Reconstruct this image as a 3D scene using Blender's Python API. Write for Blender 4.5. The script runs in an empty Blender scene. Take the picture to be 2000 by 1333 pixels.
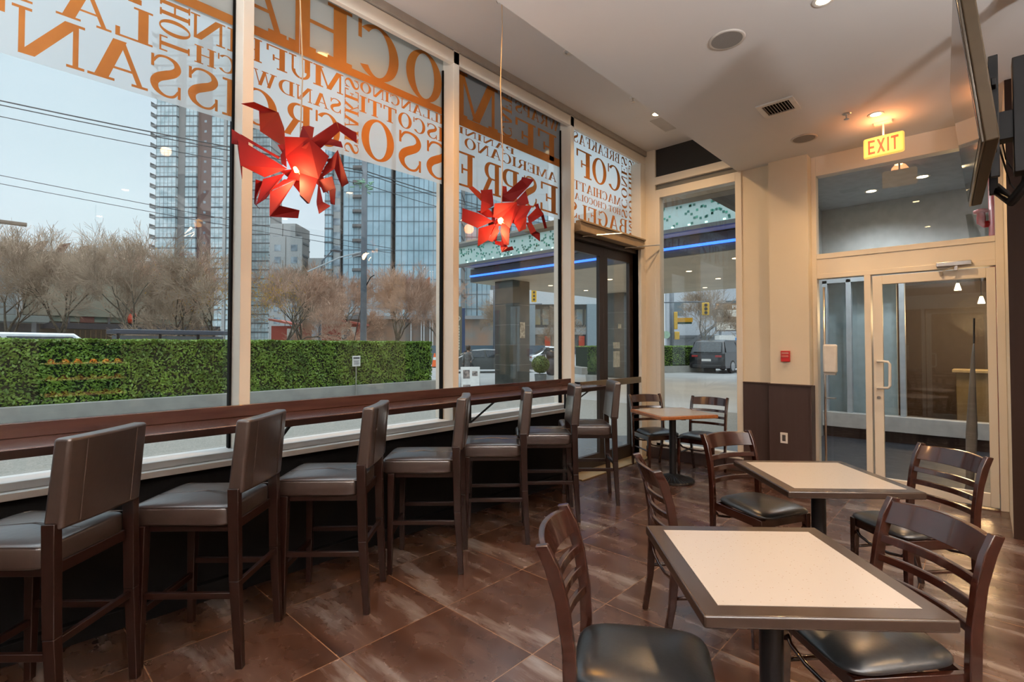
import bpy, bmesh, math, random
from math import sin, cos, pi, radians as R
from mathutils import Vector, Matrix
SC = bpy.context.scene
COL = SC.collection

# ------------------------------------------------------------------ camera
YAW, PIT = 0.7514, 0.0217
cam = bpy.data.cameras.new('camera'); camo = bpy.data.objects.new('camera', cam); COL.objects.link(camo)
camo.location = (0, 0, 1.48)
camo.rotation_euler = (pi / 2 + PIT, 0, YAW - pi / 2)
cam.sensor_width = 36; cam.lens = 983 / 2000 * 36; cam.shift_y = -12.8 / 2000
cam.clip_start = 0.05; cam.clip_end = 1000
SC.camera = camo

# ------------------------------------------------------------------ sky, exposure, lamps
SC.view_settings.view_transform = 'Standard'; SC.view_settings.look = 'None'
SC.view_settings.gamma = 1; SC.view_settings.use_curve_mapping = False
SC.view_settings.exposure = 0.95
w = bpy.data.worlds.new('overcast_sky'); SC.world = w; w.use_nodes = True
nt = w.node_tree; nt.nodes.clear()
tc = nt.nodes.new('ShaderNodeTexCoord'); sep = nt.nodes.new('ShaderNodeSeparateXYZ')
cr = nt.nodes.new('ShaderNodeValToRGB'); bg = nt.nodes.new('ShaderNodeBackground'); wo = nt.nodes.new('ShaderNodeOutputWorld')
nz = nt.nodes.new('ShaderNodeTexNoise'); nz.inputs['Scale'].default_value = 2.2
mx = nt.nodes.new('ShaderNodeMix'); mx.data_type = 'RGBA'; mx.blend_type = 'MULTIPLY'; mx.inputs['Factor'].default_value = 0.10
nt.links.new(tc.outputs['Generated'], sep.inputs[0]); nt.links.new(sep.outputs['Z'], cr.inputs[0])
nt.links.new(tc.outputs['Generated'], nz.inputs['Vector'])
e = cr.color_ramp.elements
e[0].position = 0.0; e[0].color = (0.195, 0.225, 0.24, 1)
e[1].position = 0.95; e[1].color = (0.86, 0.95, 1.0, 1)
x = cr.color_ramp.elements.new(0.16); x.color = (0.185, 0.215, 0.235, 1)
x = cr.color_ramp.elements.new(0.46); x.color = (0.155, 0.195, 0.225, 1)
x = cr.color_ramp.elements.new(0.64); x.color = (0.26, 0.31, 0.35, 1)
nt.links.new(cr.outputs[0], mx.inputs[6]); nt.links.new(nz.outputs['Color'], mx.inputs[7])
nt.links.new(mx.outputs[2], bg.inputs[0]); bg.inputs[1].default_value = 2.12
nt.links.new(bg.outputs[0], wo.inputs[0])
if hasattr(SC, 'cycles'):
    SC.cycles.max_bounces = 8; SC.cycles.diffuse_bounces = 4; SC.cycles.glossy_bounces = 4
    SC.cycles.transparent_max_bounces = 24; SC.cycles.sample_clamp_indirect = 4.0
    SC.cycles.caustics_reflective = False; SC.cycles.caustics_refractive = False

WARM = (1.0, 0.62, 0.30)
CEIL_LO, CEIL_HI = 3.55, 4.10
LAMP_W = 48

# ------------------------------------------------------------------ materials
MATS = {}
def mat(name, col, rough=0.5, metal=0.0, col2=None, scale=8.0, detail=3.0, bump=0.0, spec=0.5, coat=0.0,
        emit=None, estr=0.0, stretch=None, crough=0.08, sheen=0.0, contrast=(0.35, 0.65), transl=0.0, aniso=0.0):
    if name in MATS: return MATS[name]
    m = bpy.data.materials.new(name); m.use_nodes = True; t = m.node_tree; b = t.nodes['Principled BSDF']
    b.inputs['Base Color'].default_value = (*col, 1); b.inputs['Roughness'].default_value = rough
    b.inputs['Metallic'].default_value = metal; b.inputs['Specular IOR Level'].default_value = spec
    b.inputs['Coat Weight'].default_value = coat; b.inputs['Coat Roughness'].default_value = crough
    tcn = t.nodes.new('ShaderNodeTexCoord'); mp = t.nodes.new('ShaderNodeMapping')
    if stretch: mp.inputs['Scale'].default_value = stretch
    t.links.new(tcn.outputs['Object'], mp.inputs[0])
    n = t.nodes.new('ShaderNodeTexNoise'); n.inputs['Scale'].default_value = scale; n.inputs['Detail'].default_value = detail
    t.links.new(mp.outputs[0], n.inputs['Vector'])
    rp = t.nodes.new('ShaderNodeValToRGB'); rp.color_ramp.elements[0].position = contrast[0]; rp.color_ramp.elements[1].position = contrast[1]
    c2 = col2 if col2 else tuple(c * 0.88 for c in col)
    rp.color_ramp.elements[0].color = (*c2, 1); rp.color_ramp.elements[1].color = (*col, 1)
    t.links.new(n.outputs['Fac'], rp.inputs[0]); t.links.new(rp.outputs[0], b.inputs['Base Color'])
    if bump:
        bp = t.nodes.new('ShaderNodeBump'); bp.inputs['Strength'].default_value = bump; bp.inputs['Distance'].default_value = 0.01
        t.links.new(n.outputs['Fac'], bp.inputs['Height']); t.links.new(bp.outputs[0], b.inputs['Normal'])
    if emit:
        b.inputs['Emission Color'].default_value = (*emit, 1); b.inputs['Emission Strength'].default_value = estr
    if transl:
        tr = t.nodes.new('ShaderNodeBsdfTranslucent'); tr.inputs[0].default_value = (*col, 1)
        t.links.new(rp.outputs[0], tr.inputs[0])
        ms = t.nodes.new('ShaderNodeMixShader'); ms.inputs[0].default_value = transl
        t.links.new(b.outputs[0], ms.inputs[1]); t.links.new(tr.outputs[0], ms.inputs[2])
        t.links.new(ms.outputs[0], t.nodes['Material Output'].inputs[0])
    MATS[name] = m; return m

def glass_mat(name, tint=(1, 1, 1), refl=1.0, base=0.0):
    if name in MATS: return MATS[name]
    m = bpy.data.materials.new(name); m.use_nodes = True; t = m.node_tree; t.nodes.remove(t.nodes['Principled BSDF'])
    tr = t.nodes.new('ShaderNodeBsdfTransparent'); tr.inputs[0].default_value = (*tint, 1)
    gl = t.nodes.new('ShaderNodeBsdfGlossy'); gl.inputs['Roughness'].default_value = 0.01
    gl.inputs[0].default_value = (refl, refl, refl, 1)
    fr = t.nodes.new('ShaderNodeLayerWeight'); fr.inputs[0].default_value = 0.5
    pw = t.nodes.new('ShaderNodeMath'); pw.operation = 'POWER'; pw.inputs[1].default_value = 5.0; t.links.new(fr.outputs['Facing'], pw.inputs[0])
    ad = t.nodes.new('ShaderNodeMath'); ad.operation = 'MULTIPLY_ADD'; ad.inputs[1].default_value = 0.9; ad.inputs[2].default_value = 0.035 + base; ad.use_clamp = True
    t.links.new(pw.outputs[0], ad.inputs[0])
    ms = t.nodes.new('ShaderNodeMixShader')
    t.links.new(ad.outputs[0], ms.inputs[0]); t.links.new(tr.outputs[0], ms.inputs[1]); t.links.new(gl.outputs[0], ms.inputs[2])
    t.links.new(ms.outputs[0], t.nodes['Material Output'].inputs[0])
    MATS[name] = m; return m

def film_mat(name, col, through=0.35):
    m = bpy.data.materials.new(name); m.use_nodes = True; t = m.node_tree; t.nodes.remove(t.nodes['Principled BSDF'])
    tr = t.nodes.new('ShaderNodeBsdfTransparent'); tl = t.nodes.new('ShaderNodeBsdfTranslucent'); df = t.nodes.new('ShaderNodeBsdfDiffuse')
    for nn in (tr, tl, df): nn.inputs[0].default_value = (*col, 1)
    a = t.nodes.new('ShaderNodeMixShader'); a.inputs[0].default_value = 0.22
    b = t.nodes.new('ShaderNodeMixShader'); b.inputs[0].default_value = through
    t.links.new(tl.outputs[0], a.inputs[1]); t.links.new(df.outputs[0], a.inputs[2])
    t.links.new(a.outputs[0], b.inputs[1]); t.links.new(tr.outputs[0], b.inputs[2])
    t.links.new(b.outputs[0], t.nodes['Material Output'].inputs[0])
    return m

def floor_mat():
    m = bpy.data.materials.new('metallic_brown_floor_tile'); m.use_nodes = True; t = m.node_tree; b = t.nodes['Principled BSDF']
    N = t.nodes.new; Lk = t.links.new
    tcn = N('ShaderNodeTexCoord'); mp = N('ShaderNodeMapping'); mp.inputs['Location'].default_value = (-0.87, -0.475, 0)
    mp.inputs['Scale'].default_value = (1 / 0.645, 1 / 0.645, 1); Lk(tcn.outputs['Object'], mp.inputs[0])
    sx = N('ShaderNodeSeparateXYZ'); Lk(mp.outputs[0], sx.inputs[0])
    def frac(o):
        f = N('ShaderNodeMath'); f.operation = 'FRACT'; Lk(o, f.inputs[0])
        a = N('ShaderNodeMath'); a.operation = 'SUBTRACT'; a.inputs[1].default_value = 0.5; Lk(f.outputs[0], a.inputs[0])
        c = N('ShaderNodeMath'); c.operation = 'ABSOLUTE'; Lk(a.outputs[0], c.inputs[0]); return c.outputs[0]
    mxx = N('ShaderNodeMath'); mxx.operation = 'MAXIMUM'; Lk(frac(sx.outputs[0]), mxx.inputs[0]); Lk(frac(sx.outputs[1]), mxx.inputs[1])
    gr = N('ShaderNodeMath'); gr.operation = 'GREATER_THAN'; gr.inputs[1].default_value = 0.4962; Lk(mxx.outputs[0], gr.inputs[0])
    fl = N('ShaderNodeVectorMath'); fl.operation = 'FLOOR'; Lk(mp.outputs[0], fl.inputs[0])
    wn = N('ShaderNodeTexWhiteNoise'); Lk(fl.outputs[0], wn.inputs[0])
    # streaks inside each tile, offset per tile
    add = N('ShaderNodeVectorMath'); add.operation = 'MULTIPLY_ADD'; Lk(wn.outputs['Color'], add.inputs[0]); add.inputs[1].default_value = (30, 30, 30); Lk(mp.outputs[0], add.inputs[2])
    m2 = N('ShaderNodeMapping'); m2.inputs['Scale'].default_value = (2.2, 0.42, 1); m2.inputs['Rotation'].default_value = (0, 0, R(92)); Lk(add.outputs[0], m2.inputs[0])
    n1 = N('ShaderNodeTexNoise'); n1.inputs['Scale'].default_value = 1.35; n1.inputs['Detail'].default_value = 9; n1.inputs['Roughness'].default_value = 0.6; Lk(m2.outputs[0], n1.inputs['Vector'])
    n2 = N('ShaderNodeTexNoise'); n2.inputs['Scale'].default_value = 3.5; n2.inputs['Detail'].default_value = 6; Lk(add.outputs[0], n2.inputs['Vector'])
    r1 = N('ShaderNodeValToRGB'); ce = r1.color_ramp.elements
    ce[0].position = 0.30; ce[0].color = (0.034, 0.015, 0.009, 1); ce[1].position = 0.71; ce[1].color = (0.46, 0.39, 0.36, 1)  # palest streaks also paint window sheen into the tile colour
    k = ce.new(0.46); k.color = (0.070, 0.031, 0.018, 1); k = ce.new(0.56); k.color = (0.125, 0.070, 0.052, 1)
    Lk(n1.outputs['Fac'], r1.inputs[0])
    g = N('ShaderNodeMix'); g.data_type = 'RGBA'; Lk(gr.outputs[0], g.inputs['Factor']); Lk(r1.outputs[0], g.inputs[6]); g.inputs[7].default_value = (0.30, 0.17, 0.10, 1)
    Lk(g.outputs[2], b.inputs['Base Color'])
    rr = N('ShaderNodeMapRange'); rr.inputs[1].default_value = 0.3; rr.inputs[2].default_value = 0.7; rr.inputs[3].default_value = 0.17; rr.inputs[4].default_value = 0.34
    Lk(n2.outputs['Fac'], rr.inputs[0]); Lk(rr.outputs[0], b.inputs['Roughness'])
    mr = N('ShaderNodeMapRange'); mr.inputs[1].default_value = 0.42; mr.inputs[2].default_value = 0.66; mr.inputs[3].default_value = 0.15; mr.inputs[4].default_value = 0.55
    Lk(n1.outputs['Fac'], mr.inputs[0]); Lk(mr.outputs[0], b.inputs['Metallic']); b.inputs['Specular IOR Level'].default_value = 1.0
    bp = N('ShaderNodeBump'); bp.inputs['Strength'].default_value = 0.25; bp.inputs['Distance'].default_value = 0.004; bp.invert = True
    ad = N('ShaderNodeMath'); ad.operation = 'MULTIPLY_ADD'; ad.inputs[1].default_value = 0.25; Lk(n2.outputs['Fac'], ad.inputs[0]); Lk(gr.outputs[0], ad.inputs[2])
    Lk(ad.outputs[0], bp.inputs['Height']); Lk(bp.outputs[0], b.inputs['Normal'])
    return m

def terrazzo_mat():
    m = bpy.data.materials.new('cream_quartz'); m.use_nodes = True; t = m.node_tree; b = t.nodes['Principled BSDF']
    tcn = t.nodes.new('ShaderNodeTexCoord'); v = t.nodes.new('ShaderNodeTexVoronoi'); v.inputs['Scale'].default_value = 90
    t.links.new(tcn.outputs['Object'], v.inputs['Vector'])
    rp = t.nodes.new('ShaderNodeValToRGB'); rp.color_ramp.elements[0].position = 0.13; rp.color_ramp.elements[1].position = 0.2
    rp.color_ramp.elements[0].color = (0.30, 0.24, 0.19, 1); rp.color_ramp.elements[1].color = (0.41, 0.385, 0.36, 1)
    sp = t.nodes.new('ShaderNodeSeparateColor'); t.links.new(v.outputs['Color'], sp.inputs[0])
    th = t.nodes.new('ShaderNodeMath'); th.operation = 'GREATER_THAN'; th.inputs[1].default_value = 0.62; t.links.new(sp.outputs[0], th.inputs[0])
    ad = t.nodes.new('ShaderNodeMath'); ad.operation = 'ADD'; t.links.new(v.outputs['Distance'], ad.inputs[0])
    inv = t.nodes.new('ShaderNodeMath'); inv.operation = 'MULTIPLY'; inv.inputs[1].default_value = 1.0
    nn = t.nodes.new('ShaderNodeMath'); nn.operation = 'SUBTRACT'; nn.inputs[0].default_value = 1.0; t.links.new(th.outputs[0], nn.inputs[1])
    t.links.new(nn.outputs[0], inv.inputs[0]); t.links.new(inv.outputs[0], ad.inputs[1])
    t.links.new(ad.outputs[0], rp.inputs[0]); t.links.new(rp.outputs[0], b.inputs['Base Color'])
    b.inputs['Roughness'].default_value = 0.22
    MATS['quartz'] = m; return m

M_alu = mat('champagne_aluminium', (0.80, 0.75, 0.66), 0.38, 0.0, col2=(0.79, 0.74, 0.65), scale=6)
M_white = mat('white_aluminium', (0.80, 0.80, 0.79), 0.4, 0.0, col2=(0.78, 0.78, 0.77))
M_wall = mat('beige_wall_paint', (0.76, 0.68, 0.54), 0.75, col2=(0.745, 0.665, 0.525), scale=3, bump=0.02)
M_ceil = mat('ceiling_paint', (0.74, 0.74, 0.735), 0.85, col2=(0.72, 0.72, 0.715), scale=2, bump=0.02)
M_black = mat('black_panel', (0.004, 0.0035, 0.0035), 0.7, spec=0.1)
M_wood = mat('dark_walnut_wood', (0.014, 0.0045, 0.0032), 0.28, col2=(0.010, 0.0035, 0.0026), scale=9, stretch=(9, 9, 0.35), detail=5, coat=0.1, spec=0.35)
M_woodc = mat('cherry_stained_wood', (0.032, 0.0085, 0.005), 0.2, col2=(0.022, 0.006, 0.0038), scale=9, stretch=(3, 9, 6), detail=5, coat=0.6)
M_bar = mat('bar_top_laminate', (0.070, 0.026, 0.018), 0.24, col2=(0.042, 0.015, 0.011), scale=4, stretch=(0.6, 6, 6), detail=6, coat=0.3)
M_wains = mat('brown_wainscot', (0.045, 0.025, 0.020), 0.42, col2=(0.04, 0.02, 0.015), scale=4, stretch=(6, 6, 0.5), detail=5)
M_leather = mat('brown_leather', (0.030, 0.0165, 0.0125), 0.32, col2=(0.025, 0.0135, 0.0105), scale=30, bump=0.10, spec=0.9, coat=0.7, crough=0.26)
M_vinyl = mat('black_vinyl', (0.018, 0.020, 0.022), 0.30, col2=(0.014, 0.015, 0.017), scale=60, bump=0.05, spec=0.7)
M_tframe = mat('bronze_table_edge', (0.036, 0.022, 0.016), 0.24, col2=(0.030, 0.018, 0.013), scale=5, spec=0.5, coat=0.15)
M_iron = mat('black_cast_iron', (0.018, 0.018, 0.02), 0.35, metal=0.6)
M_bronze = mat('dark_bronze_door_metal', (0.035, 0.022, 0.016), 0.38, metal=0.3)
M_chrome = mat('brushed_steel', (0.62, 0.60, 0.57), 0.28, metal=1.0)
M_quartz = terrazzo_mat()
M_glass = glass_mat('clear_glass', (0.97, 0.985, 0.985))
M_film = film_mat('frosted_window_film', (0.93, 0.96, 0.98), 0.30)
M_letter = mat('orange_brown_vinyl_letter', (0.42, 0.15, 0.022), 0.6, col2=(0.37, 0.13, 0.02), transl=0.12)
M_red = mat('red_folded_paper', (0.22, 0.0025, 0.0025), 0.7, col2=(0.19, 0.0025, 0.002), scale=4, transl=0.2, spec=0.3)
M_plastic_w = mat('white_plastic', (0.78, 0.76, 0.72), 0.35)
M_plastic_b = mat('black_plastic', (0.010, 0.010, 0.011), 0.5, spec=0.25)
M_redp = mat('red_plastic', (0.55, 0.02, 0.02), 0.4)
M_rubber = mat('rubber', (0.02, 0.02, 0.02), 0.8)
M_pglow = mat('pendant_bulb', (1, 0.6, 0.3), 0.5, emit=(1.0, 0.5, 0.16), estr=3.0)
M_lampglow = mat('lamp_diffuser', (1, 0.8, 0.5), 0.5, emit=(1.0, 0.72, 0.38), estr=14)

# ------------------------------------------------------------------ mesh helpers
class MB:
    def __init__(s): s.v = []; s.f = []
    def add(s, vs, fs):
        o = len(s.v); s.v += [tuple(v) for v in vs]; s.f += [tuple(i + o for i in f) for f in fs]; return s
    def box(s, x0, x1, y0, y1, z0, z1, M=None):
        vs = [Vector(p) for p in ((x0, y0, z0), (x1, y0, z0), (x1, y1, z0), (x0, y1, z0), (x0, y0, z1), (x1, y0, z1), (x1, y1, z1), (x0, y1, z1))]
        if M: vs = [M @ v for v in vs]
        return s.add(vs, [(0, 3, 2, 1), (4, 5, 6, 7), (0, 1, 5, 4), (1, 2, 6, 5), (2, 3, 7, 6), (3, 0, 4, 7)])
    def beam(s, a, b, wx, wy, wx2=None, wy2=None, up=(0, 0, 1)):
        a = Vector(a); b = Vector(b); d = (b - a).normalized(); u = Vector(up)
        if abs(d.dot(u)) > 0.95: u = Vector((0, 1, 0))
        r = d.cross(u).normalized(); u = r.cross(d).normalized()
        wx2 = wx if wx2 is None else wx2; wy2 = wy if wy2 is None else wy2
        vs = []
        for p, p1, p2 in ((a, wx, wy), (b, wx2, wy2)):
            for i, j in ((-1, -1), (1, -1), (1, 1), (-1, 1)): vs.append(p + r * i * p1 / 2 + u * j * p2 / 2)
        return s.add(vs, [(0, 1, 2, 3), (7, 6, 5, 4), (0, 4, 5, 1), (1, 5, 6, 2), (2, 6, 7, 3), (3, 7, 4, 0)])
    def tube(s, pts, r, n=8, cap=True):
        pts = [Vector(p) for p in pts]; rs = r if isinstance(r, (list, tuple)) else [r] * len(pts); vs = []; fs = []
        pu = None
        for i, p in enumerate(pts):
            d = (pts[min(i + 1, len(pts) - 1)] - pts[max(i - 1, 0)]).normalized()
            if pu is None:
                u = Vector((0, 0, 1)) if abs(d.z) < 0.9 else Vector((1, 0, 0))
            else: u = pu
            rr_ = d.cross(u); rr_.normalize(); u = rr_.cross(d).normalized(); pu = u
            for k in range(n):
                a = 2 * pi * k / n; vs.append(p + (rr_ * cos(a) + u * sin(a)) * rs[i])
        for i in range(len(pts) - 1):
            for k in range(n):
                fs.append((i * n + k, i * n + (k + 1) % n, (i + 1) * n + (k + 1) % n, (i + 1) * n + k))
        if cap: fs.append(tuple(range(n - 1, -1, -1))); fs.append(tuple((len(pts) - 1) * n + k for k in range(n)))
        return s.add(vs, fs)
    def lathe(s, prof, n=24, c=(0, 0, 0), M=None):
        vs = []; fs = []
        for r, z in prof:
            for k in range(n):
                a = 2 * pi * k / n; v = Vector((c[0] + r * cos(a), c[1] + r * sin(a), c[2] + z)); vs.append(M @ v if M else v)
        for i in range(len(prof) - 1):
            for k in range(n):
                fs.append((i * n + k, i * n + (k + 1) % n, (i + 1) * n + (k + 1) % n, (i + 1) * n + k))
        return s.add(vs, fs)
    def prism(s, poly, z0, z1, M=None):
        n = len(poly); vs = [Vector((p[0], p[1], z0)) for p in poly] + [Vector((p[0], p[1], z1)) for p in poly]
        if M: vs = [M @ v for v in vs]
        return s.add(vs, [tuple(range(n - 1, -1, -1)), tuple(range(n, 2 * n))] + [(i, (i + 1) % n, n + (i + 1) % n, n + i) for i in range(n)])
    def grid(s, fn, nu, nv, closed_u=False):
        vs = [fn(i / nu, j / nv) for j in range(nv + 1) for i in range(nu + 1)]
        return s.add(vs, [(j * (nu + 1) + i, j * (nu + 1) + i + 1, (j + 1) * (nu + 1) + i + 1, (j + 1) * (nu + 1) + i) for j in range(nv) for i in range(nu)])
    def build(s, name, m, parent=None, bevel=0, seg=2, smooth=False, sub=0, solid=0, loc=None, rotz=None, fix=True):
        me = bpy.data.meshes.new(name); me.from_pydata(s.v, [], s.f)
        if fix:
            bm = bmesh.new(); bm.from_mesh(me); bmesh.ops.recalc_face_normals(bm, faces=bm.faces); bm.to_mesh(me); bm.free()
        me.materials.append(m)
        if smooth:
            for p in me.polygons: p.use_smooth = True
        o = bpy.data.objects.new(name, me); COL.objects.link(o)
        if parent: o.parent = parent
        if loc: o.location = loc
        if rotz is not None: o.rotation_euler.z = rotz
        if bevel:
            b = o.modifiers.new('bevel', 'BEVEL'); b.width = bevel; b.segments = seg; b.limit_method = 'ANGLE'; b.angle_limit = R(35)
            for p in me.polygons: p.use_smooth = True
            try: me.set_sharp_from_angle(angle=R(50))
            except Exception: pass
            b.harden_normals = False
        if solid:
            q = o.modifiers.new('thickness', 'SOLIDIFY'); q.thickness = solid; q.offset = 0
        if sub:
            q = o.modifiers.new('subdivision', 'SUBSURF'); q.levels = sub; q.render_levels = sub
        return o

def thing(name, label, cat, loc=(0, 0, 0), rotz=0.0, group=None):
    o = bpy.data.objects.new(name, None); COL.objects.link(o); o.location = loc; o.rotation_euler = (0, 0, rotz)
    o.empty_display_size = 0.1; o['label'] = label; o['category'] = cat
    if group: o['group'] = group
    return o
def tag(o, label, cat, group=None, kind=None):
    o['label'] = label; o['category'] = cat
    if group: o['group'] = group
    if kind: o['kind'] = kind
    return o
def struct(name, mb, m, parent=None, **k):
    o = mb.build(name, m, parent, **k)
    if not parent: o['kind'] = 'structure'
    return o
def dup(root, loc, rotz, label, group=None):
    r = root.copy(); COL.objects.link(r); r.location = loc; r.rotation_euler = (0, 0, rotz); r['label'] = label
    if group: r['group'] = group
    for ch in list(root.children):
        c = ch.copy(); COL.objects.link(c); c.parent = r
        for g in list(ch.children):
            d = g.copy(); COL.objects.link(d); d.parent = c
    return r
def B(x0, x1, y0, y1, z0, z1): return MB().box(x0, x1, y0, y1, z0, z1)
# ------------------------------------------------------------------ room shell
WY = 3.30; GY = 3.45; EX = 6.18
MUL = [-2.21, -0.52, 1.17, 2.86, 4.55]
fl = MB().box(-4, 6.35, -5, 3.52, -0.12, 0.0); struct('floor', fl, floor_mat())
c1 = B(-4, 6.5, -5, 2.10, CEIL_LO, 4.6); struct('ceiling', c1, M_ceil)
c2 = B(-4, 6.5, 2.10, 3.55, CEIL_HI, 4.6); struct('ceiling.001', c2, M_ceil)
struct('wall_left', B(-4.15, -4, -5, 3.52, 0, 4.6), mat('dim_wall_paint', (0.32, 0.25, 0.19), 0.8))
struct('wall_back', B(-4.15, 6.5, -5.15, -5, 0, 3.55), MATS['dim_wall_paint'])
struct('wall_right', B(6.28, 6.45, -5, -0.90, 0, 3.55), M_wall)
# window wall: knee wall, sill, frames
struct('wall_window_side', B(-4, 4.58, 3.34, 3.54, 0, 0.765), M_black)
struct('trim_1', B(-4, 4.58, 3.30, 3.345, 0.0, 0.10), M_black, bevel=0.004)
wf = thing('window_1', 'street window wall frame with champagne mullions', 'window'); del wf['label']; del wf['category']; wf['kind'] = 'structure'
for i, xm in enumerate(MUL):
    b = MB().box(xm - 0.064, xm, WY, GY + 0.04, 0.84 if i < 4 else 0.0, 4.055)
    b.box(xm - 0.052, xm - 0.012, GY + 0.04, GY + 0.10, 0.84 if i < 4 else 0, 4.055)
    b.build('mullion', M_alu, wf, bevel=0.003)
b = B(-4, 4.55, WY - 0.03, GY + 0.08, 0.765, 0.80); b.box(-4, 4.55, WY + 0.02, GY + 0.06, 0.80, 0.84); b.build('window_sill', M_white, wf, bevel=0.004)
b = B(-4, 6.22, WY, WY + 0.045, 3.92, 4.03).box(-4, 6.22, WY + 0.045, GY + 0.06, 4.055, 4.10); b.build('head_frame', M_alu, wf, bevel=0.004)
b = B(-4, 6.22, WY - 0.02, WY + 0.04, 4.035, 4.10); b.build('head_trim', mat('grey_trim', (0.42, 0.39, 0.35), 0.6), wf)
xs = MUL + [6.15]
for i in range(5):
    xa, xb = xs[i], xs[i + 1] - (0.064 if i < 4 else 0.0)
    B(xa, xb, GY - 0.004, GY + 0.004, 0.84 if i < 4 else 2.86, 4.055).build('pane', M_glass, wf)
# black rubber gasket lines beside the mullions
for xm in MUL: B(xm - 0.078, xm - 0.066, GY - 0.02, GY + 0.02, 0.84, 3.90).build('gasket', M_black, wf)
# corner post
cp = MB().box(6.05, 6.18, WY, GY + 0.06, 0, 3.92).box(6.18, 6.34, 3.16, GY + 0.06, 0, 4.10); struct('trim_2', cp, M_alu, bevel=0.004)

# end window
ew = bpy.data.objects.new('window_2', None); COL.objects.link(ew); ew['kind'] = 'structure'
B(EX, EX + 0.12, 3.10, 3.16, 0.16, 3.55).build('window_frame', M_alu, ew, bevel=0.003)
B(EX, EX + 0.12, 2.06, 2.13, 0.16, 3.55).build('window_frame', M_alu, ew, bevel=0.003)
B(EX, EX + 0.12, 2.13, 3.10, 3.44, 3.55).build('window_frame', M_alu, ew, bevel=0.003)
B(EX - 0.01, EX + 0.12, 2.06, 3.16, 3.62, 3.72).build('window_frame', M_alu, ew, bevel=0.003)
B(EX + 0.03, EX + 0.12, 2.06, 3.16, 3.55, 3.62).build('window_frame', mat('grey_recess', (0.20, 0.20, 0.19), 0.5), ew)
B(EX + 0.03, EX + 0.12, 2.06, 3.16, 3.72, 4.10).build('dark_panel', mat('charcoal_panel', (0.022, 0.020, 0.019), 0.55), ew)
B(EX + 0.05, EX + 0.058, 2.13, 3.10, 0.18, 3.44).build('pane', M_glass, ew)
B(EX, EX + 0.12, 2.06, 3.16, 0.14, 0.20).build('window_sill', M_alu, ew, bevel=0.003)
struct('baseboard_end', B(EX - 0.02, EX + 0.12, 2.06, 3.30, 0, 0.14), M_wains, bevel=0.003)
# end wall recess, pilaster, wainscot
struct('wall_end', B(6.20, 6.5, 1.745, 2.06, 0, 3.55), M_wall)
struct('wall_pilaster', B(6.12, 6.5, 1.355, 1.745, 0, 3.55), M_wall)
struct('trim_3', B(6.165, 6.20, 1.755, 2.055, 0, 1.045), M_wains, bevel=0.003)
struct('trim_4', MB().box(6.085, 6.12, 1.35, 1.755, 0, 1.045).box(6.085, 6.26, 1.335, 1.36, 0, 1.045), M_wains, bevel=0.003)
struct('trim_5', MB().box(6.075, 6.12, 1.325, 1.765, 1.04, 1.056).box(6.155, 6.20, 1.765, 2.055, 1.04, 1.056), M_wains, bevel=0.002)

# vestibule wall with transom, sidelight and door
DX = 6.28
vw = bpy.data.objects.new('door_1', None); COL.objects.link(vw); vw['kind'] = 'structure'
f = MB().box(DX, DX + 0.12, 1.31, 1.355, 0, 3.55).box(DX, DX + 0.12, -0.155, -0.10, 0, 3.55)
f.box(DX, DX + 0.12, -0.10, 1.31, 3.335, 3.55)
f.build('outer_frame', M_alu, vw, bevel=0.003)
B(DX, DX + 0.12, -0.10, 1.31, 2.42, 2.475).build('transom_rail', M_alu, vw, bevel=0.003)
B(DX + 0.008, DX + 0.12, -0.10, 1.31, 2.255, 2.42).build('header_panel', M_alu, vw, bevel=0.003)
B(DX, DX + 0.12, -0.10, 1.31, 2.205, 2.255).build('header_rail', M_alu, vw, bevel=0.003)
B(DX, DX + 0.12, 0.83, 0.885, 0, 2.205).build('door_post', M_alu, vw, bevel=0.003)
B(DX, DX + 0.12, 0.885, 1.31, 0, 0.06).build('sidelight_sill', M_alu, vw, bevel=0.003)
B(DX + 0.05, DX + 0.058, 0.885, 1.31, 0.06, 2.205).build('pane', M_glass, vw)
B(DX + 0.05, DX + 0.058, -0.10, 1.31, 2.475, 3.335).build('pane', M_glass, vw)
dl = MB().box(DX + 0.01, DX + 0.055, 0.735, 0.815, 0.02, 2.19).box(DX + 0.01, DX + 0.055, -0.095, -0.035, 0.02, 2.19)
dl.box(DX + 0.01, DX + 0.055, -0.035, 0.735, 2.10, 2.19).box(DX + 0.01, DX + 0.055, -0.035, 0.735, 0.02, 0.14)
leaf = dl.build('door_leaf', M_alu, vw, bevel=0.003)
B(DX + 0.03, DX + 0.036, -0.035, 0.735, 0.14, 2.10).build('pane', M_glass, leaf)
hd = MB().tube([(DX + 0.01, 0.78, 1.32), (DX - 0.05, 0.775, 1.32), (DX - 0.06, 0.69, 1.315), (DX - 0.06, 0.675, 1.29), (DX - 0.06, 0.675, 1.08), (DX - 0.06, 0.69, 1.055), (DX - 0.05, 0.775, 1.05), (DX + 0.01, 0.78, 1.05)], 0.013, 10)
hd.build('door_handle', M_plastic_w, leaf, smooth=True)
MB().lathe([(0.0, 0), (0.016, 0), (0.016, 0.012), (0.0, 0.012)], 14, M=Matrix.Translation((DX + 0.012, 0.775, 0.95)) @ Matrix.Rotation(-pi / 2, 4, 'Y')).build('lock_cylinder', M_chrome, leaf)
cl = B(DX - 0.045, DX + 0.0, 0.06, 0.31, 2.225, 2.265); cl.beam((DX - 0.03, 0.18, 2.22), (DX - 0.10, 0.27, 2.17), 0.02, 0.008); cl.beam((DX - 0.10, 0.27, 2.17), (DX + 0.0, 0.27, 2.15), 0.02, 0.008)
cl.box(DX - 0.03, DX + 0.005, 0.155, 0.185, 2.18, 2.23)
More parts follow.
